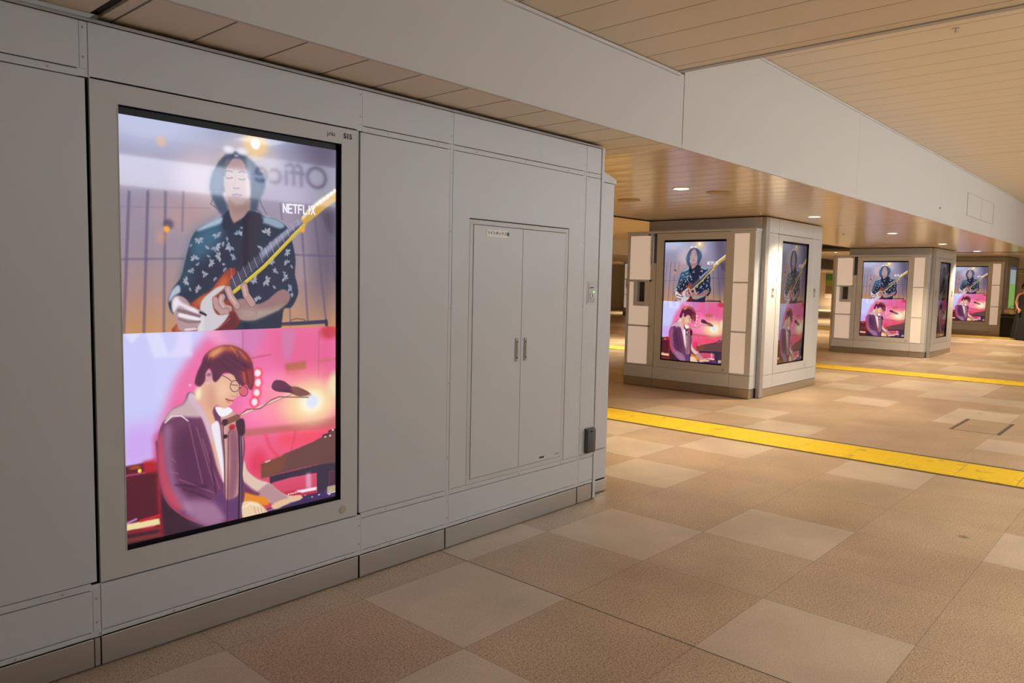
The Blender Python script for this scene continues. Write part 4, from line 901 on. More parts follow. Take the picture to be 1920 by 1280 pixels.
# ceilings
ce = bpy.data.objects.new('ceiling', None); C.objects.link(ce); struct(ce)
MB().box(X0, STEP_X, OPP, BY, NEAR_C, NEAR_C+.02).box(STEP_X-.02, STEP_X, OPP, BY, NEAR_C+.02, 3.3).build('near_boards', M['ceiling'], ce)
MB().box(STEP_X, 11.17, OPP, BY, FAR_C, FAR_C+.02).box(11.205, X_END, OPP, BY, FAR_C, FAR_C+.02).build('far_boards', M['ceiling'], ce)
MB().box(11.1, 11.3, OPP, BY, FAR_C+.02, FAR_C+.03).build('groove_backing', M['dark'], ce)
MB().box(STEP_X-.045, STEP_X+.002, OPP, BY-.02, NEAR_C-.006, NEAR_C+.004, .002).build('edge_trim', M['trimgrey'], ce)
MB().box(X0, STEP_X, BY-.018, BY, NEAR_C-.022, NEAR_C-.004, .003).build('cornice', M['beam'], ce)
MB().box(STEP_X, X_END, BY-.014, BY, FAR_C-.020, FAR_C-.002, .003).build('cornice', M['beam'], ce)
# soffit over the pillars
gap = .016
MB().box(X0, .99, BY, W-.004, SO, SO+.02).box(1.03, 4.415, BY, 5.75, SO, SO+.02).build('soffit_near', M['soffit_matt'], ce)
MB().box(X0, 4.07, W-.004, W+.03, SO+.012, SO+.03).build('soffit_shadow_gap', M['dark'], ce)
MB().box(4.415, 11.23, BY, 5.75, SO, SO+.02).box(11.262, UP_X, BY, 5.75, SO, SO+.02).build('soffit_boards', M['soffit'], ce)
MB().box(.98, 1.04, BY, W, SO+.012, SO+.03).box(11.2, 11.3, BY, 5.75, SO+.03, SO+.04).build('soffit_groove_backing', M['dark'], ce)
MB().box(UP_X, X_END, BY, 5.75, SO+.12, SO+.14).build('soffit_far', M['soffit'], ce)
MB().box(UP_X-.01, UP_X+.012, BY, 5.75, SO-.008, SO+.13).build('soffit_step', M['dark'], ce)
MB().box(4.07, UP_X, 5.752, 5.79, SO-.012, 2.8).build('soffit_edge', M['dark'], ce)
MB().box(UP_X, X_END, 5.752, 5.79, SO+.11, 2.8).build('soffit_edge', M['dark'], ce)
# lower ceiling left of the soffit, second soffit row
MB().box(X0, X_END, 5.79, Y_END, 2.8, 2.82).build('side_boards', M['ceiling'], ce)
MB().box(17.0, 17.12, 5.79, 13.4, 2.775, 2.8).build('side_rib', M['soffit_matt'], ce)
MB().box(X0, X_END, 13.4, 13.44, SO, 2.8).build('second_beam', M['beam'], ce)
MB().box(X0, X_END, 13.44, Y_END, SO, SO+.02).build('second_soffit', M['ceiling'], ce)
MB().box(18.2, 19.6, 5.9, 7.1, 2.36, 2.44).build('dark_gap_block', M['dark'], ce)  # solid dark block drawn for a dark gap beside the soffit

# long white beam
be = bpy.data.objects.new('ceiling_beam', None); C.objects.link(be); struct(be)
edges = [X0, -2.4, 1.0-.001, 4.42, 7.85, 11.18]
while edges[-1]+3.35 < X_END: edges.append(edges[-1]+3.35)
edges.append(X_END)
edges.pop(2)
for a, b in zip(edges, edges[1:]):
    top = NEAR_C if b < 4.5 else FAR_C
    gg = .006 if abs(a-4.42) < .01 else .0015
    MB().box(a+gg, b-.0015, BY-.001, BY+.018, SO-.006, top, .0012).build('beam_panel', M['beam'], be)
MB().box(X0, X_END, BY+.018, BY+.03, SO, FAR_C).build('beam_backing', M['dark'], be)
ha = thing('access_hatch', 'flush white access hatch in the long beam, far right', 'hatch', (13.68, BY-.0025, 2.715))
MB().box(-.96, .96, -.003, 0, -.165, .165, .001).build('hatch_panel', M['beam'], ha)
fr = MB()
for z in (-.168, .162): fr.box(-.97, .97, -.005, 0, z, z+.006)
for x in (-.97, .965, 0): fr.box(x, x+.005, -.005, 0, -.168, .168)
fr.build('hatch_seam', M['trimgrey'], ha)

# ------------------------------------------------------------ picture shown on the screens
img = paint(ART, 933, 1597, 797)
def screen_mesh():
    nx, ny = 467, 799
    h, w_ = img.shape[:2]
    k = np.clip(img[:h//2*2-0, :w_//2*2], 0, 255)/255
    lin = np.where(k <= .04045, k/12.92, ((k+.055)/1.055)**2.4)
    xs = np.clip(np.linspace(0, lin.shape[1]-1, nx), 0, lin.shape[1]-1); ys = np.clip(np.linspace(0, lin.shape[0]-1, ny), 0, lin.shape[0]-1)
    sm = lin[np.ix_(ys.astype(int), xs.astype(int))]
    col = np.ones((ny, nx, 4), np.float32); col[..., :3] = sm
    X, Z = np.meshgrid(np.linspace(0, 1, nx), np.linspace(1, 0, ny))
    co = np.stack([X, np.zeros_like(X), Z], -1).reshape(-1, 3).astype(np.float32)
    i = (np.arange(ny-1)[:, None]*nx+np.arange(nx-1)[None]).reshape(-1)
    q = np.stack([i, i+nx, i+nx+1, i+1], 1).astype(np.int32)
    me = bpy.data.meshes.new('screen_picture'); me.vertices.add(len(co)); me.vertices.foreach_set('co', co.reshape(-1))
    me.loops.add(q.size); me.loops.foreach_set('vertex_index', q.reshape(-1)); me.polygons.add(len(q))
    me.polygons.foreach_set('loop_start', np.arange(0, q.size, 4, dtype=np.int32))
    me.update(calc_edges=True); me.validate()
    ca = me.color_attributes.new('picture', 'FLOAT_COLOR', 'POINT'); ca.data.foreach_set('color', col.reshape(-1))
    me.materials.append(None)
    return me
SCREEN = screen_mesh()
def screen_mat(name, es, rough=.04, spec=.5, gain=1.0):
    m = mat(name, (.012, .012, .014), rough, 0, spec); N, L, b = nt(m)
    a = N.new('ShaderNodeAttribute'); a.attribute_name = 'picture'
    L.new(a.outputs['Color'], b.inputs['Emission Color']); b.inputs['Emission Strength'].default_value = es
    return m
M['screen'] = screen_mat('lit_screen', .96, .04, .6)
M['screen_side'] = screen_mat('lit_screen_dimmed', .38, .06, .9)  # viewing-angle falloff put into a weaker fixed emission
M['screen_dim'] = screen_mat('lit_screen_faint', .18, .05, 1.0)  # same picture, weakened further for the grazing view

def display(label, loc, rz, fw, fh, op, code=None, smat='screen', group=None, lock_right=True, dep=.012):
    """frame fw x fh from local origin (lower left corner, on the cladding plane); op = opening (x0,x1,z0,z1)"""
    t = thing('digital_display', label, 'display', loc, rz, group)
    x0, x1, z0, z1 = op; pr = -.002
    f = MB()
    f.box(0, x0, pr, dep, 0, fh).box(x1, fw, pr, dep, 0, fh).box(x0, x1, pr, dep, 0, z0).box(x0, x1, pr, dep, z1, fh)
    f.build('frame', M['frame'], t)
    r = .0035; fl = MB()
    fl.box(x0-r, x0, pr-.0015, dep, z0-r, z1+r).box(x1, x1+r, pr-.0015, dep, z0-r, z1+r).box(x0, x1, pr-.0015, dep, z0-r, z0).box(x0, x1, pr-.0015, dep, z1, z1+r)
    fl.build('frame_lip', M['frame'], t)
    d = .020; b = MB()
    b.box(x0-.004, x0+.0012, -.0002, d+.004, z0, z1).box(x1-.0012, x1+.004, -.0002, d+.004, z0, z1)
    b.box(x0, x1, -.0002, d+.004, z0-.004, z0+.0012).box(x0, x1, -.0002, d+.004, z1-.0012, z1+.004)
    b.box(x0, x0+.006, d-.001, d+.004, z0, z1).box(x1-.014, x1, d-.001, d+.004, z0, z1).box(x0, x1, d-.001, d+.004, z0, z0+.014).box(x0, x1, d-.001, d+.004, z1-.028, z1)
    b.build('bezel', M['black'], t)
    s = bpy.data.objects.new('screen', SCREEN); C.objects.link(s); s.parent = t
    s.location = (x0+.006, d, z0+.014); s.scale = (x1-x0-.020, 1, z1-z0-.042)
    s.material_slots[0].link = 'OBJECT'; s.material_slots[0].material = M[smat]
    MB().box(x0, x1, d+.002, d+.006, z0, z1).build('back_panel', M['dark'], t)
    if lock_right: MB().lathe([(.018, pr-.001), (.018, pr-.003), (.015, pr-.0035)], (fw-.082, 0, .045), 'y', 24).build('lock', M['lockm'], t)
    if code:
        text_mesh('operator_mark', code[0], .030, M['ink'], t, (fw-.170, pr-.0012, fh-.050), off=-.0004)
        text_mesh('number_mark', code[1], .032, M['ink'], t, (fw-.083, pr-.0012, fh-.051), off=.0008)
    return t
display('large portrait screen in white frame on near left wall, guitarist above keyboard player', (.986, W, .316), 0, 1.141, 1.806, (.094, 1.047, .096, 1.734), ('jeki', 'S15'))

# ------------------------------------------------------------ cupboard in the wall
cu = thing('wall_cupboard', 'flush white double-door service cupboard in the near left wall', 'cupboard', (cb[0], W, cb[2]))
cw, ch = cb[1]-cb[0], cb[3]-cb[2]
f = MB(); fm = .030
f.box(.003, fm, .001, .02, .003, ch-.006, .001).box(cw-fm, cw-.003, .001, .02, .003, ch-.006, .001).box(fm, cw-fm, .001, .02, .003, fm, .001).box(fm, cw-fm, .001, .02, ch-fm, ch-.006, .001)
f.build('door_frame', M['frame'], cu)
MB().box(0, cw, .014, .03, 0, ch).build('cupboard_body', M['dark'], cu)
mid = cw/2+.002
for k, (a, b) in enumerate(((fm+.003, mid-.0015), (mid+.0015, cw-fm-.003))):
    d = MB().box(a, b, -.001, .014, fm+.003, ch-fm-.003, .0012).build('door', M['white'], cu)
    hx = (a+b)/2
    hx = mid-.038 if k == 0 else mid+.038
    h = MB().box(hx-.013, hx+.013, -.006, -.001, .665, .800, .003).build('handle', M['handle'], d)
    MB().box(hx-.007, hx+.007, -.0068, -.0055, .680, .785, .0005).build('handle_recess', M['grey'], h)
    MB().box(hx-.003, hx+.005, -.0085, -.0065, .690, .775, .001).build('handle_lever', M['handle'], h)
    if k == 0:
        np_ = MB().box(.128, .300, -.003, -.001, ch-.092, ch-.052, .0006).build('name_plate', M['plate'], d)
        text_mesh('name_plate_text', 'ライトボックス盤', .0225, M['ink'], np_, (.134, -.0035, ch-.083), off=.0002)
    else:
        MB().box(.630, .672, -.003, -.001, .050, .060).build('maker_plate', M['ink'], d)
        text_mesh('inspection_mark', '1 2 3 4 5', .012, M['ink'], d, (.775, -.0022, .048))

# ------------------------------------------------------------ small fittings on the wall
def key_switch(label, loc, rz, group=None, led=True):
    t = thing('key_switch', label, 'switch', loc, rz, group)
    MB().box(-.047, .047, -.003, 0, -.075, .075, .002).build('cover_plate', M['white'], t)
    MB().box(-.036, .036, -.006, -.003, -.062, .062, .002).build('switch_plate', M['handle'], t)
    MB().lathe([(.020, -.006), (.020, -.009), (.017, -.010)], (.002, 0, -.018), 'y', 20).build('key_cylinder', M['plate'], t)
    MB().box(-.001, .005, -.0115, -.0095, -.030, -.006).build('key_slot', M['ink'], t)
    MB().box(-.022, .018, -.0065, -.0055, .030, .037).build('caption', M['ink'], t)
    if led: MB().lathe([(.006, -.006), (.006, -.008), (.004, -.009)], (.022, 0, .006), 'y', 12).build('indicator_lamp', M['led'], t)
    return t
key_switch('steel key switch with green lamp on the near wall beside the corner', (3.973, W, 1.383), 0)
so = thing('socket_cover', 'dark grey outdoor-style socket cover low on the near wall by the corner', 'socket', (3.985, W, .412))
MB().box(-.066, .060, -.0015, 0, -.105, .100, .001).build('back_plate', M['white'], so)
MB().box(-.046, .046, -.034, -.0015, -.083, .078, .010).build('lid', M['grey'], so, True)
MB().box(-.046, .046, -.020, -.0015, .066, .082, .004).build('hinge', M['grey'], so)
MB().box(-.020, .004, -.037, -.033, .060, .070, .001).build('latch', M['black'], so)

# ------------------------------------------------------------ clad pillars
def pillar(px, py, z0, label, full=True):
    """px = X of the front housing face, py = Y of the right-hand face"""
    t = thing('clad_pillar', label, 'pillar', (px, py, z0), 0, None)
    top = SO-z0+(.12 if z0 > .1 else 0)-.012
    X1 = 2.13; Y1 = 1.72; FX = .18      # core from x=.18
    MB().box(FX+.012, X1-.012, .034, Y1-.012, 0, top+.008).build('core', M['dark'], t)
    # right-hand face panels (facing -Y)
    q = MB(); g = .002
    for a, b in ((FX+.10, .585), (.585, 1.78), (1.78, X1)):
        q.box(a+g, b-g, 0, .012, 2.135+g, top, .001)
        q.box(a+g, b-g, 0, .012, .115, .285, .001)
    q.box(FX+.10, .585-g, 0, .012, .289, 2.133, .001).box(1.78+g, X1, 0, .012, .289, 2.133, .001)
    q.build('side_panel', M['white'], t)
    MB().box(FX+.10, X1, -.001, .012, .004, .111, .001).build('kick_plate', M['steel'], t)
    MB().box(FX-.004, FX+.098, -.012, .049, .002, top, .010).build('corner_post', M['trimgrey'], t)
    MB().box(X1, X1+.012, 0, Y1, 0, top).box(FX+.08, X1, Y1-.012, Y1, 0, top).build('rear_cladding', M['white'], t)
    MB().box(FX, FX+.012, .049, Y1, 2.15, top, .001).build('front_top_panel', M['white'], t)
    # front housing, local u from left (y=1.96) to right (y=.05)
    hb = MB()
    hb.plan([(.15, .05), (FX, .05), (FX, 1.72), (FX+.16, 1.72), (FX+.16, 2.12), (.15, 1.95)], .13, 2.15)
    hb.build('housing_body', M['white'], t)
    hd = MB()   # side cheeks
    hd.plan([(0.004, .05), (.15, .05), (.15, .062), (.004, .062)], .30, 2.145)
    hd.plan([(0, 1.95), (.012, 1.94), (.35, 2.105), (.34, 2.12)], .30, 2.145)
    hd.build('side_cheek', M['white'], t)
    hc = MB().plan([(-.008, .04), (FX, .04), (FX, 1.75), (FX+.17, 1.75), (FX+.17, 2.135), (-.008, 1.962)], 2.146, 2.175).build('housing_cap', M['white'], t)
    lo = MB()
    for a, b in ((.05, .325), (.329, 1.476), (1.48, 1.95)): lo.box(0, .15, a, b, .128, .296, .001)
    lo.plan([(0, 1.952), (.15, 1.952), (.34, 2.12), (.33, 2.12)], .128, .296)
    lo.build('lower_panel', M['white'], t)
    kb = MB()
    for a, b in ((.052, .325), (.329, 1.476), (1.48, 1.948)): kb.box(-.001, .15, a, b, .006, .124, .001)
    kb.plan([(-.001, 1.952), (.15, 1.952), (.34, 2.118), (.328, 2.118)], .006, .124)
    kb.build('kick_plate', M['steel'], t)
    # front grid: mullions stand proud of the panes. local frame rotated: x->-Y, y->+X
    fr = bpy.data.objects.new('light_panel_grid', None)
    def P(u): return 1.95-u     # u -> local y
    gr = MB()
    def bar(u0, u1, z0_, z1_, d0=0.0, d1=.15): gr.box(d0, d1, P(u1), P(u0), z0_, z1_, .0015)
    bar(0, .045, .30, 2.145); bar(.045, .325, 2.115, 2.145); bar(.045, .470, .30, .318); bar(.375, .395, 1.735, 2.145, 0, .03)
    bar(.045, .41, 1.475, 1.505); bar(.045, .41, .843, .868); bar(.378, .47, 1.700, 1.735)
    bar(.395, .470, .30, 1.700) if False else None
    bar(.372, .470, .318, 1.505); bar(.385, .470, 1.505, 1.70)
    # small recessed box surround
    bar(.118, .160, 1.135, 1.475); bar(.30, .372, 1.135, 1.475); bar(.160, .30, 1.135, 1.195)
    # right-hand column
    bar(1.556, 1.600, .30, 2.145); bar(1.822, 1.898, .30, 2.145); bar(1.60, 1.822, 2.115, 2.145); bar(1.60, 1.822, .30, .318)
    bar(1.60, 1.822, 1.478, 1.500); bar(1.60, 1.822, .843, .865)
    gr.build('front_mullions', M['white'], t)
    MB().box(.10, .15, P(.30), P(.16), 1.19, 1.48).build('recess_back', M['grey'], t)
    MB().box(.09, .15, P(.472), P(.378), 1.73, 2.145).build('recess_back', M['grey'], t)  # dark back puts the deep slot's shade into its colour
    def pane(poly):
        a = MB(); n = len(poly)
        f0 = [a.bm.verts.new((.010, P(u), z)) for u, z in poly]; f1 = [a.bm.verts.new((.018, P(u), z)) for u, z in poly]
        a.bm.faces.new(f0); a.bm.faces.new(f1[::-1])
        for i in range(n): a.bm.faces.new((f0[i], f1[i], f1[(i+1) % n], f0[(i+1) % n]))
        a.build('light_panel', M['pane'], t)
    pane([(.045, 1.505), (.385, 1.505), (.385, 1.735), (.375, 1.735), (.375, 2.115), (.045, 2.115)])
    pane([(.045, .868), (.372, .868), (.372, 1.135), (.118, 1.135), (.118, 1.475), (.045, 1.475)])
    pane([(.045, .318), (.372, .318), (.372, .843), (.045, .843)])
    for a, b in ((.318, .843), (.865, 1.478), (1.50, 2.115)): pane([(1.60, a), (1.822, a), (1.822, b), (1.60, b)])
    return t
PY = 4.06
P1 = pillar(9.1, PY, 0, 'nearest white clad pillar with glowing side panels and two screens')
P2 = pillar(17.55, PY, 0, 'second white clad pillar along the passage, behind the nearest pillar')
P3 = pillar(26.0, PY, RAMP, 'farthest clad pillar of the right-hand row, partly hidden by the second')
P4 = pillar(26.2, PY+11.45, RAMP, 'distant pillar in the far left row, seen between wall corner and nearest pillar')
names = ['nearest', 'second', 'farthest']
fl = ['screen on the front of the nearest pillar, guitarist above keyboard player', 'screen on the front of the second pillar, between its light panels', 'screen on the front of the farthest pillar, cut off by the second pillar']
sl = ['dim screen on the right-hand side of the nearest pillar', 'mostly reflecting screen on the right-hand side of the second pillar', None]
for k, (px, z0) in enumerate(((9.1, 0), (17.55, 0), (26.0, RAMP))):
    display(fl[k], (px, PY+1.472, z0+.300), -math.pi/2, 1.141, 1.840, (.112, 1.030, .100, 1.748), ('jeki', 'S1'+str(k+4)) if False else None, 'screen', 'screens on the pillar fronts')
    if sl[k]: display(sl[k], (px+.590, PY, z0+.290), 0, 1.185, 1.840, (.130, 1.050, .110, 1.762), None, ['screen_side', 'screen_dim'][k], 'screens on the pillar sides')
    nm = ['nearest', 'second'][k] if k < 2 else None
    if nm:
        key_switch('steel key switch left of the side screen on the %s pillar' % nm, (px+.47, PY, z0+1.37), 0, 'key switches on the pillars', False)
        key_switch('steel key switch right of the side screen on the %s pillar' % nm, (px+1.93, PY, z0+1.37), 0, 'key switches on the pillars', False)

# map board on the farthest pillar's side
mbm = thing('map_board', 'green and white lit map board on the side of the farthest pillar', 'sign', (26.6, PY, RAMP+.29))
MB().box(0, 1.185, -.004, .012, 0, 1.84, .002).build('frame', M['frame'], mbm)
M['map_green'] = mat('map_green', (.2, .4, .1), .3, 0, .5, srgb((120, 165, 85)), .9)
M['map_white'] = mat('map_white', (.5, .55, .6), .3, 0, .5, srgb((150, 165, 170)), .8)
M['map_blue'] = mat('map_blue', (.1, .12, .3), .3, 0, .5, srgb((70, 80, 120)), .8)
MB().box(.13, 1.05, -.010, -.004, .11, 1.25, .001).build('map_lower_sheet', M['map_green'], mbm)
MB().box(.13, 1.05, -.010, -.004, 1.25, 1.68, .001).build('map_upper_sheet', M['map_white'], mbm)
MB().box(.13, 1.05, -.010, -.004, 1.68, 1.76, .001).build('map_header', M['map_blue'], mbm)
gp = thing('wall_poster', 'small green landscape poster on the cream end wall, between the pillars', 'poster', (X_END-.001, 16.05, 1.05))
M['pg1'] = mat('poster_green', (.06, .20, .08), .5); M['pg2'] = mat('poster_lime', (.22, .30, .05), .5); M['pg3'] = mat('poster_brown', (.20, .14, .09), .5)
MB().box(-.03, 0, -.24, .24, -.25, 1.25, .004).build('mount', M['plate'], gp)
MB().box(-.034, -.03, -.22, .22, .82, 1.22).build('upper_picture', M['pg1'], gp)
MB().box(-.034, -.03, -.22, .22, .48, .82).build('middle_picture', M['pg2'], gp)
MB().box(-.034, -.03, -.22, .22, .02, .48).build('lower_picture', M['pg3'], gp)

# ------------------------------------------------------------ tactile strips
def strip(x0, x1, label, z=0.0, y1=20.8):
    t = thing('tactile_strip', label, 'tactile paving', (0, 0, z), 0, 'yellow tactile strips across the floor')
    MB().box(x0-.035, x0, OPP+.07, y1, 0, .0015).build('edging', M['border'], t)
    MB().box(x1, x1+.065, OPP+.07, y1, 0, .003).build('edging', M['border'], t)
    MB().box(x0, x1, OPP+.07, y1, 0, .003).build('paving_base', M['border'], t)
    y = .87-.415*7; n = 0
    tiles = MB()
    while y < y1-.42:
        tiles.box(x0+.001, x1-.001, y+.002, y+.413, .003, .006)
        if y < 12:
            for k in range(6):
                xx = x0+(k+.5)*(x1-x0)/6; w_ = (x1-x0)/6*.27; a, b = y+.018, y+.397
                vs = [tiles.bm.verts.new(p) for p in ((xx-w_, a, .006), (xx+w_, a, .006), (xx+w_, b, .006), (xx-w_, b, .006), (xx-w_*.6, a+.01, .0115), (xx+w_*.6, a+.01, .0115), (xx+w_*.6, b-.01, .0115), (xx-w_*.6, b-.01, .0115))]
                for f in ((4,5,6,7),(0,1,5,4),(1,2,6,5),(2,3,7,6),(3,0,4,7)): tiles.bm.faces.new([vs[i] for i in f])
        y += .415
    tiles.build('ribbed_tiles', M['yellow'], t)
strip(6.600, 7.175, 'nearest yellow ribbed tactile strip crossing the floor in front of the pillars')
strip(13.72, 14.38, 'middle yellow tactile strip passing between nearest and second pillar')
strip(24.60, 25.25, 'farthest yellow tactile strip in front of the farthest pillar', RAMP)

# floor hatch
mh = thing('floor_hatch', 'stone-filled floor hatch with two dark metal edges, right of nearest pillar', 'hatch', (8.86, 1.33, .0))
MB().box(0, .86, .01, .47, 0, .0012).build('stone_infill', M['floor'], mh)
for x_ in (-.004, .842): MB().box(x_, x_+.006, .0, .46, 0, .0018).build('thin_edge', M['border'], mh)
for y_ in (-.0, .420): MB().box(.002, .842, y_, y_+.035, 0, .0022).build('edge_bar', M['border'], mh)

# ------------------------------------------------------------ ceiling fittings
def spot(loc, power, parent, size=118, blend=.9, r=.06, col=WARM):
    l = bpy.data.lights.new('lamp_light', 'SPOT'); l.energy = power; l.color = col; l.spot_size = math.radians(size); l.spot_blend = blend; l.shadow_soft_size = r
    o = bpy.data.objects.new('lamp_light', l); C.objects.link(o); o.parent = parent; o.location = loc; return o
def downlight(x, y, z, power, label, group, r=.07, size=118):
    t = thing('downlight', label, 'ceiling light', (x, y, z), 0, group)
    rg = MB(); n = 28; a = [(r, 0), (r+.012, 0), (r+.012, -.004), (r, -.006)]
    rings = [[rg.bm.verts.new((q*math.cos(2*math.pi*k/n), q*math.sin(2*math.pi*k/n), h)) for k in range(n)] for q, h in a]
    for i in range(4):
        for k in range(n): rg.bm.faces.new((rings[i][k], rings[i][(k+1) % n], rings[(i+1) % 4][(k+1) % n], rings[(i+1) % 4][k]))
    rg.build('trim_ring', M['plate'], t)
    MB().lathe([(r, -.0005), (r, -.004)], n=28).build('lens', M['lamp'], t)
    if power: spot((0, 0, -.03), power, t, size)
    return t
DL = [(6.293, 3.59), (9.68, 3.61), (13.1, 3.63), (16.5, 3.65), (19.75, 3.67)]
wh = ['nearest round downlight in the glossy soffit, before the nearest pillar', 'round downlight in the soffit beside the nearest pillar', 'round downlight in the soffit between nearest and second pillar', 'round downlight in the soffit beside the second pillar', 'round downlight in the soffit just past the second pillar']
for (x, y), lb in zip(DL, wh): downlight(x, y, SO, SOFFIT_W, lb, 'downlights in the soffit')
downlight(23.1, 3.7, SO+.12, SOFFIT_W*1.8, 'round downlight in the soffit before the farthest pillar', 'downlights in the soffit')
for x, pw in ((-1.6, .2), (2.3, .7)): downlight(x, -.9, NEAR_C, MAIN_W*pw, 'added round downlight in the low near ceiling, unseen behind the camera', 'downlights in the main ceiling')  # unseen lamps added for warm light from behind
for x in (4.9, 7.5, 10.1, 12.7, 15.3, 18.5, 21.7, 25, 29, 34, 40): downlight(x, -.75, FAR_C, MAIN_W*1.35, 'added round downlight in the high main ceiling, unseen right of the frame', 'downlights in the main ceiling')  # unseen row, set closer together to brighten the pillar fronts
for x in (6.3, 14.85, 21.5, 30): downlight(x, 10.3, 2.8, 800, 'small round downlight in the ceiling left of the pillars', 'downlights beyond the soffit', .05, 130)
downlight(22.0, 7.82, 2.8, 300, 'small bright downlight seen between nearest and second pillar', 'downlights beyond the soffit', .06)
for y in (7.5, 15.4): downlight(X_END-1.6, y, 2.8 if y < 13 else SO, 900 if y > 13 else 300, 'wall-washing downlight at the end wall', 'downlights beyond the soffit', .05)
downlight(28.5, 18.2, SO, 420, 'added unseen downlight in the far left soffit, brightening the taupe wall', 'downlights beyond the soffit', .05)  # unseen lamp added to lift the dark wall behind
def light_panel_fixture(x, y, z, power, label):
    t = thing('ceiling_light_panel', label, 'ceiling light', (x, y, z), 0, 'cool white light panels in the main ceiling')
    MB().box(-.22, .22, -.17, .17, -.012, 0, .003).build('housing', M['plate'], t)
    MB().box(-.20, .20, -.15, .15, -.015, -.011).build('diffuser', M['cool_lamp'], t)
    return t
M['cool_lamp'] = mat('cool_lamp_glow', (1, 1, 1), .5, 0, .5, (.8, .9, 1), 6)
light_panel_fixture(3.95, -1.15, NEAR_C, 0, 'small square cool light panel in the low near ceiling, mirrored at the big screen top')
def ceiling_disc(x, y, label):
    t = thing('ceiling_speaker', label, 'speaker', (x, y, SO), 0, 'round speakers in the soffit')
    MB().lathe([(.120, 0), (.120, -.006), (.108, -.010)], n=36).build('rim', M['disc'], t)
    MB().lathe([(.100, -.009), (.098, -.012), (.03, -.014)], n=36).build('grille', M['disc'], t)
ceiling_disc(6.734, 3.43, 'round beige soffit speaker right of the nearest downlight'); ceiling_disc(6.85, 4.53, 'round beige soffit speaker nearer the wall corner')
def sprinkler(x, y, z, label):
    t = thing('sprinkler_head', label, 'sprinkler', (x, y, z), 0, 'sprinkler heads in the ceiling')
    MB().lathe([(.022, 0), (.022, -.003), (.010, -.006), (.008, -.022)], n=16).build('body', M['steel2'], t)
    MB().lathe([(.016, -.024), (.016, -.026)], n=16).build('deflector', M['steel'], t)
sprinkler(5.72, 1.27, FAR_C, 'small metal sprinkler in the main ceiling, top right'); sprinkler(8.90, 4.28-.3, SO, 'tiny sprinkler in the soffit in front of the nearest pillar')
sprinkler(12.93, 4.33, SO, 'tiny sprinkler in the soffit between nearest and second pillar')
tag(MB().lathe([(.012, BY-.001), (.012, BY-.006), (.008, BY-.010)], (11.14, 0, 2.52), 'y', 12).build('beam_sensor', M['grey']), 'tiny dark sensor dot on the white beam near its seam', 'sensor')

# ------------------------------------------------------------ person in black at the far right
def skin_figure(name, verts, edges, m, parent, sub=2):
    me = bpy.data.meshes.new(name); me.from_pydata([v[:3] for v in verts], edges, []); o = bpy.data.objects.new(name, me); C.objects.link(o)
    o.modifiers.new('skin', 'SKIN'); sv = me.skin_vertices[0].data
    for i, v in enumerate(verts): sv[i].radius = v[3] if isinstance(v[3], tuple) else (v[3], v[3]); sv[i].use_root = (i == 0)
    s = o.modifiers.new('sub', 'SUBSURF'); s.levels = sub; s.render_levels = sub
    dg = bpy.context.evaluated_depsgraph_get(); m2 = bpy.data.meshes.new_from_object(o.evaluated_get(dg)); bpy.data.objects.remove(o)
    o = bpy.data.objects.new(name, m2); C.objects.link(o); m2.materials.clear(); m2.materials.append(m); o.parent = parent
    for p in m2.polygons: p.use_smooth = True
    return o
M['skin'] = mat('skin', (.42, .20, .12), .5); M['dress'] = mat('black_cloth', (.006, .006, .007), .8); M['hair'] = mat('black_hair', (.012, .009, .008), .5)
M['bag'] = mat('cream_bag', (.62, .50, .34), .6); M['bin'] = mat('teal_grey_bin', (.12, .17, .19), .5); M['eye'] = mat('eye_dark', (.02, .015, .01), .4)
M['lip'] = mat('lips', (.35, .09, .07), .5)
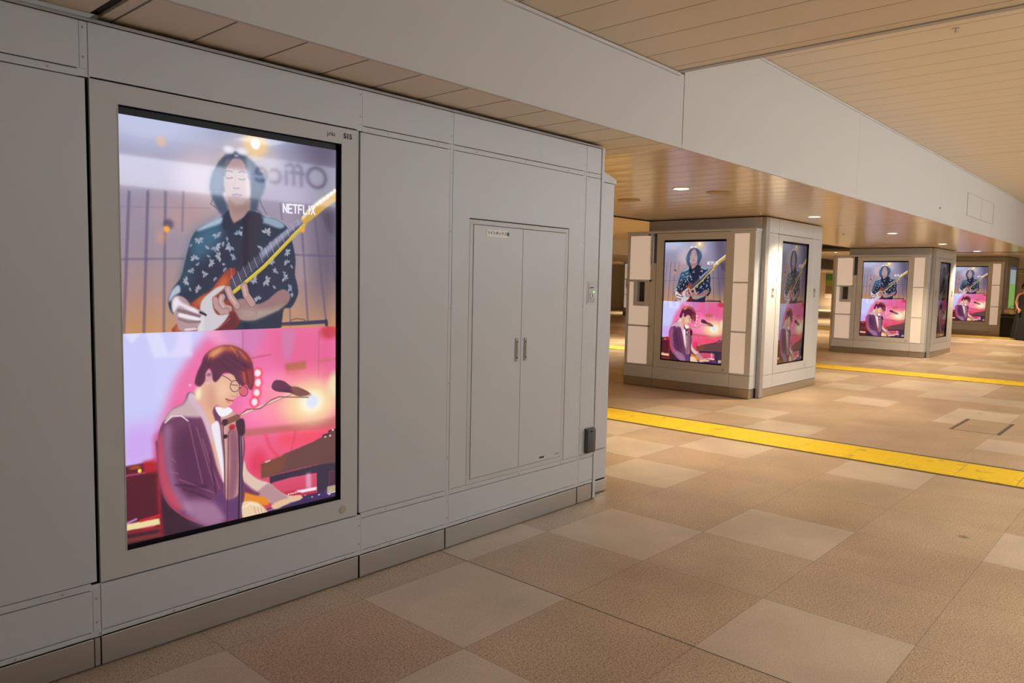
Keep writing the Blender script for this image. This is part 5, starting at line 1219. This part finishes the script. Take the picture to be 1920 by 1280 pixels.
def person(loc, rz):
    t = thing('person', 'person in a long sleeveless black dress standing by the farthest pillar', 'person', loc, rz)
    t.scale = (.94, .94, .93)
    V = [(0,0,.90,.115),(0,0,1.05,.095),(0,.005,1.20,.115),(0,.01,1.32,.09),(0,.005,1.39,.045),(0,-.005,1.45,.050),(0,-.010,1.52,(.072,.085)),(0,-.005,1.60,.055),
         (.15,0,1.335,.045),(.20,.01,1.10,.036),(.215,-.05,.90,.028),(.212,-.10,.83,.022),
         (-.15,0,1.335,.045),(-.20,.01,1.10,.036),(-.17,-.12,.93,.028),(-.15,-.17,.90,.022),
         (.085,0,.80,.085),(.09,.0,.47,.058),(.09,.015,.10,.036),(.09,-.09,.035,.032),
         (-.085,0,.80,.085),(-.09,.02,.47,.058),(-.10,.05,.10,.036),(-.10,-.06,.035,.032)]
    E = [(0,1),(1,2),(2,3),(3,4),(4,5),(5,6),(6,7),(3,8),(8,9),(9,10),(10,11),(3,12),(12,13),(13,14),(14,15),(0,16),(16,17),(17,18),(18,19),(0,20),(20,21),(21,22),(22,23)]
    for s, hx, hy, hz in ((1,.212,-.10,.83), (-1,-.15,-.17,.90)):      # fingers and thumb of each hand
        base = 11 if s == 1 else 15
        for k in range(4):
            i = len(V); x = hx+(k-1.5)*.017; L_ = (.050, .060, .056, .044)[k]
            V.append((x, hy-.025, hz-.03, .010)); V.append((x, hy-.035, hz-.03-L_, .008)); V.append((x, hy-.022, hz-.03-L_*1.5, .007)); E += [(base, i), (i, i+1), (i+1, i+2)]
        i = len(V); V.append((hx-s*.035, hy-.02, hz-.01, .010)); V.append((hx-s*.045, hy-.035, hz-.045, .008)); E += [(base, i), (i, i+1)]
    b = skin_figure('body', V, E, M['skin'], t)
    for sx in (-1, 1):
        MB().lathe([(.004, -.004), (.010, 0), (.004, .004)], (sx*.028, -.088, 1.515), 'y', 10).build('eye', M['eye'], b)
    MB().tube([(0, -.088, 1.525), (0, -.100, 1.490), (0, -.088, 1.482)], .008, 8).build('nose', M['skin'], b, True)
    MB().tube([(-.022, -.082, 1.458), (0, -.090, 1.457), (.022, -.082, 1.458)], .005, 8).build('mouth', M['lip'], b, True)
    # dress: lathe-like oval rings following the body
    dr = bmesh.new(); prof = [(.04,.25,.22),(.30,.235,.20),(.60,.205,.17),(.85,.175,.145),(.95,.155,.13),(1.05,.135,.115),(1.18,.155,.135),(1.28,.150,.115),(1.345,.105,.08)]; n = 32; rings = []
    for z, rx, ry in prof:
        fold = .05*max(0, .9-z)
        rings.append([dr.verts.new(((rx+fold*math.sin(7*a*1.0))*math.cos(a), (ry+fold*math.sin(7*a))*math.sin(a)+.005, z)) for a in [2*math.pi*k/n for k in range(n)]])
    for a, c in zip(rings, rings[1:]):
        for k in range(n): dr.faces.new((a[k], a[(k+1) % n], c[(k+1) % n], c[k]))
    me = bpy.data.meshes.new('dress'); dr.to_mesh(me); dr.free(); me.materials.append(M['dress']); o = bpy.data.objects.new('dress', me); C.objects.link(o); o.parent = t
    for p in me.polygons: p.use_smooth = True
    # hair cap with bun
    hb = bmesh.new(); bmesh.ops.create_uvsphere(hb, u_segments=24, v_segments=16, radius=.105, matrix=Matrix.Translation((0, .018, 1.555)) @ Matrix.Diagonal((.88, 1.0, 1.02, 1)))
    bmesh.ops.delete(hb, geom=[v for v in hb.verts if v.co.y < -.035 and v.co.z < 1.575], context='VERTS')
    bmesh.ops.create_uvsphere(hb, u_segments=16, v_segments=12, radius=.048, matrix=Matrix.Translation((0, .08, 1.645)))
    me = bpy.data.meshes.new('hair'); hb.to_mesh(me); hb.free(); me.materials.append(M['hair']); o = bpy.data.objects.new('hair', me); C.objects.link(o); o.parent = t
    for p in me.polygons: p.use_smooth = True
    for sx in (.09, -.10):
        MB().box(sx-.04, sx+.04, -.17, .06, .0, .055, .015).build('shoe', M['dress'], t, True)
person((24.42, 3.34, RAMP), math.radians(-72))
bi = thing('litter_bin', 'dark teal-grey bin standing between the farthest pillar and the person in black', 'bin', (25.52, 3.84, RAMP))
MB().box(-.16, .16, -.16, .16, .0, .60, .02).build('bin_body', M['bin'], bi)
MB().box(-.175, .175, -.175, .175, .60, .66, .015).build('bin_lid', M['black'], bi)
MB().box(-.19, -.165, -.17, .17, .02, .58, .008).build('bin_edge', M['black'], bi)
bg = thing('cream_bag', 'slumped cream bag lying on top of the dark teal-grey bin', 'bag', (25.47, 3.80, RAMP+.66), math.radians(40))
sb = bmesh.new(); bmesh.ops.create_uvsphere(sb, u_segments=24, v_segments=14, radius=.5, matrix=Matrix.Diagonal((.42, .26, .20, 1)))
for v in sb.verts: v.co.z = max(v.co.z, -.075)+.075; v.co.x += .15*v.co.z; v.co.y += .02*math.sin(v.co.x*30)
me = bpy.data.meshes.new('bag_body'); sb.to_mesh(me); sb.free(); me.materials.append(M['bag']); o = bpy.data.objects.new('bag_body', me); C.objects.link(o); o.parent = bg
for p in me.polygons: p.use_smooth = True
MB().tube([(-.12, 0, .13), (-.08, -.05, .22), (0, -.06, .25), (.08, -.04, .22), (.12, 0, .13)], .010, 8).build('bag_handle', M['bag'], bg, True)
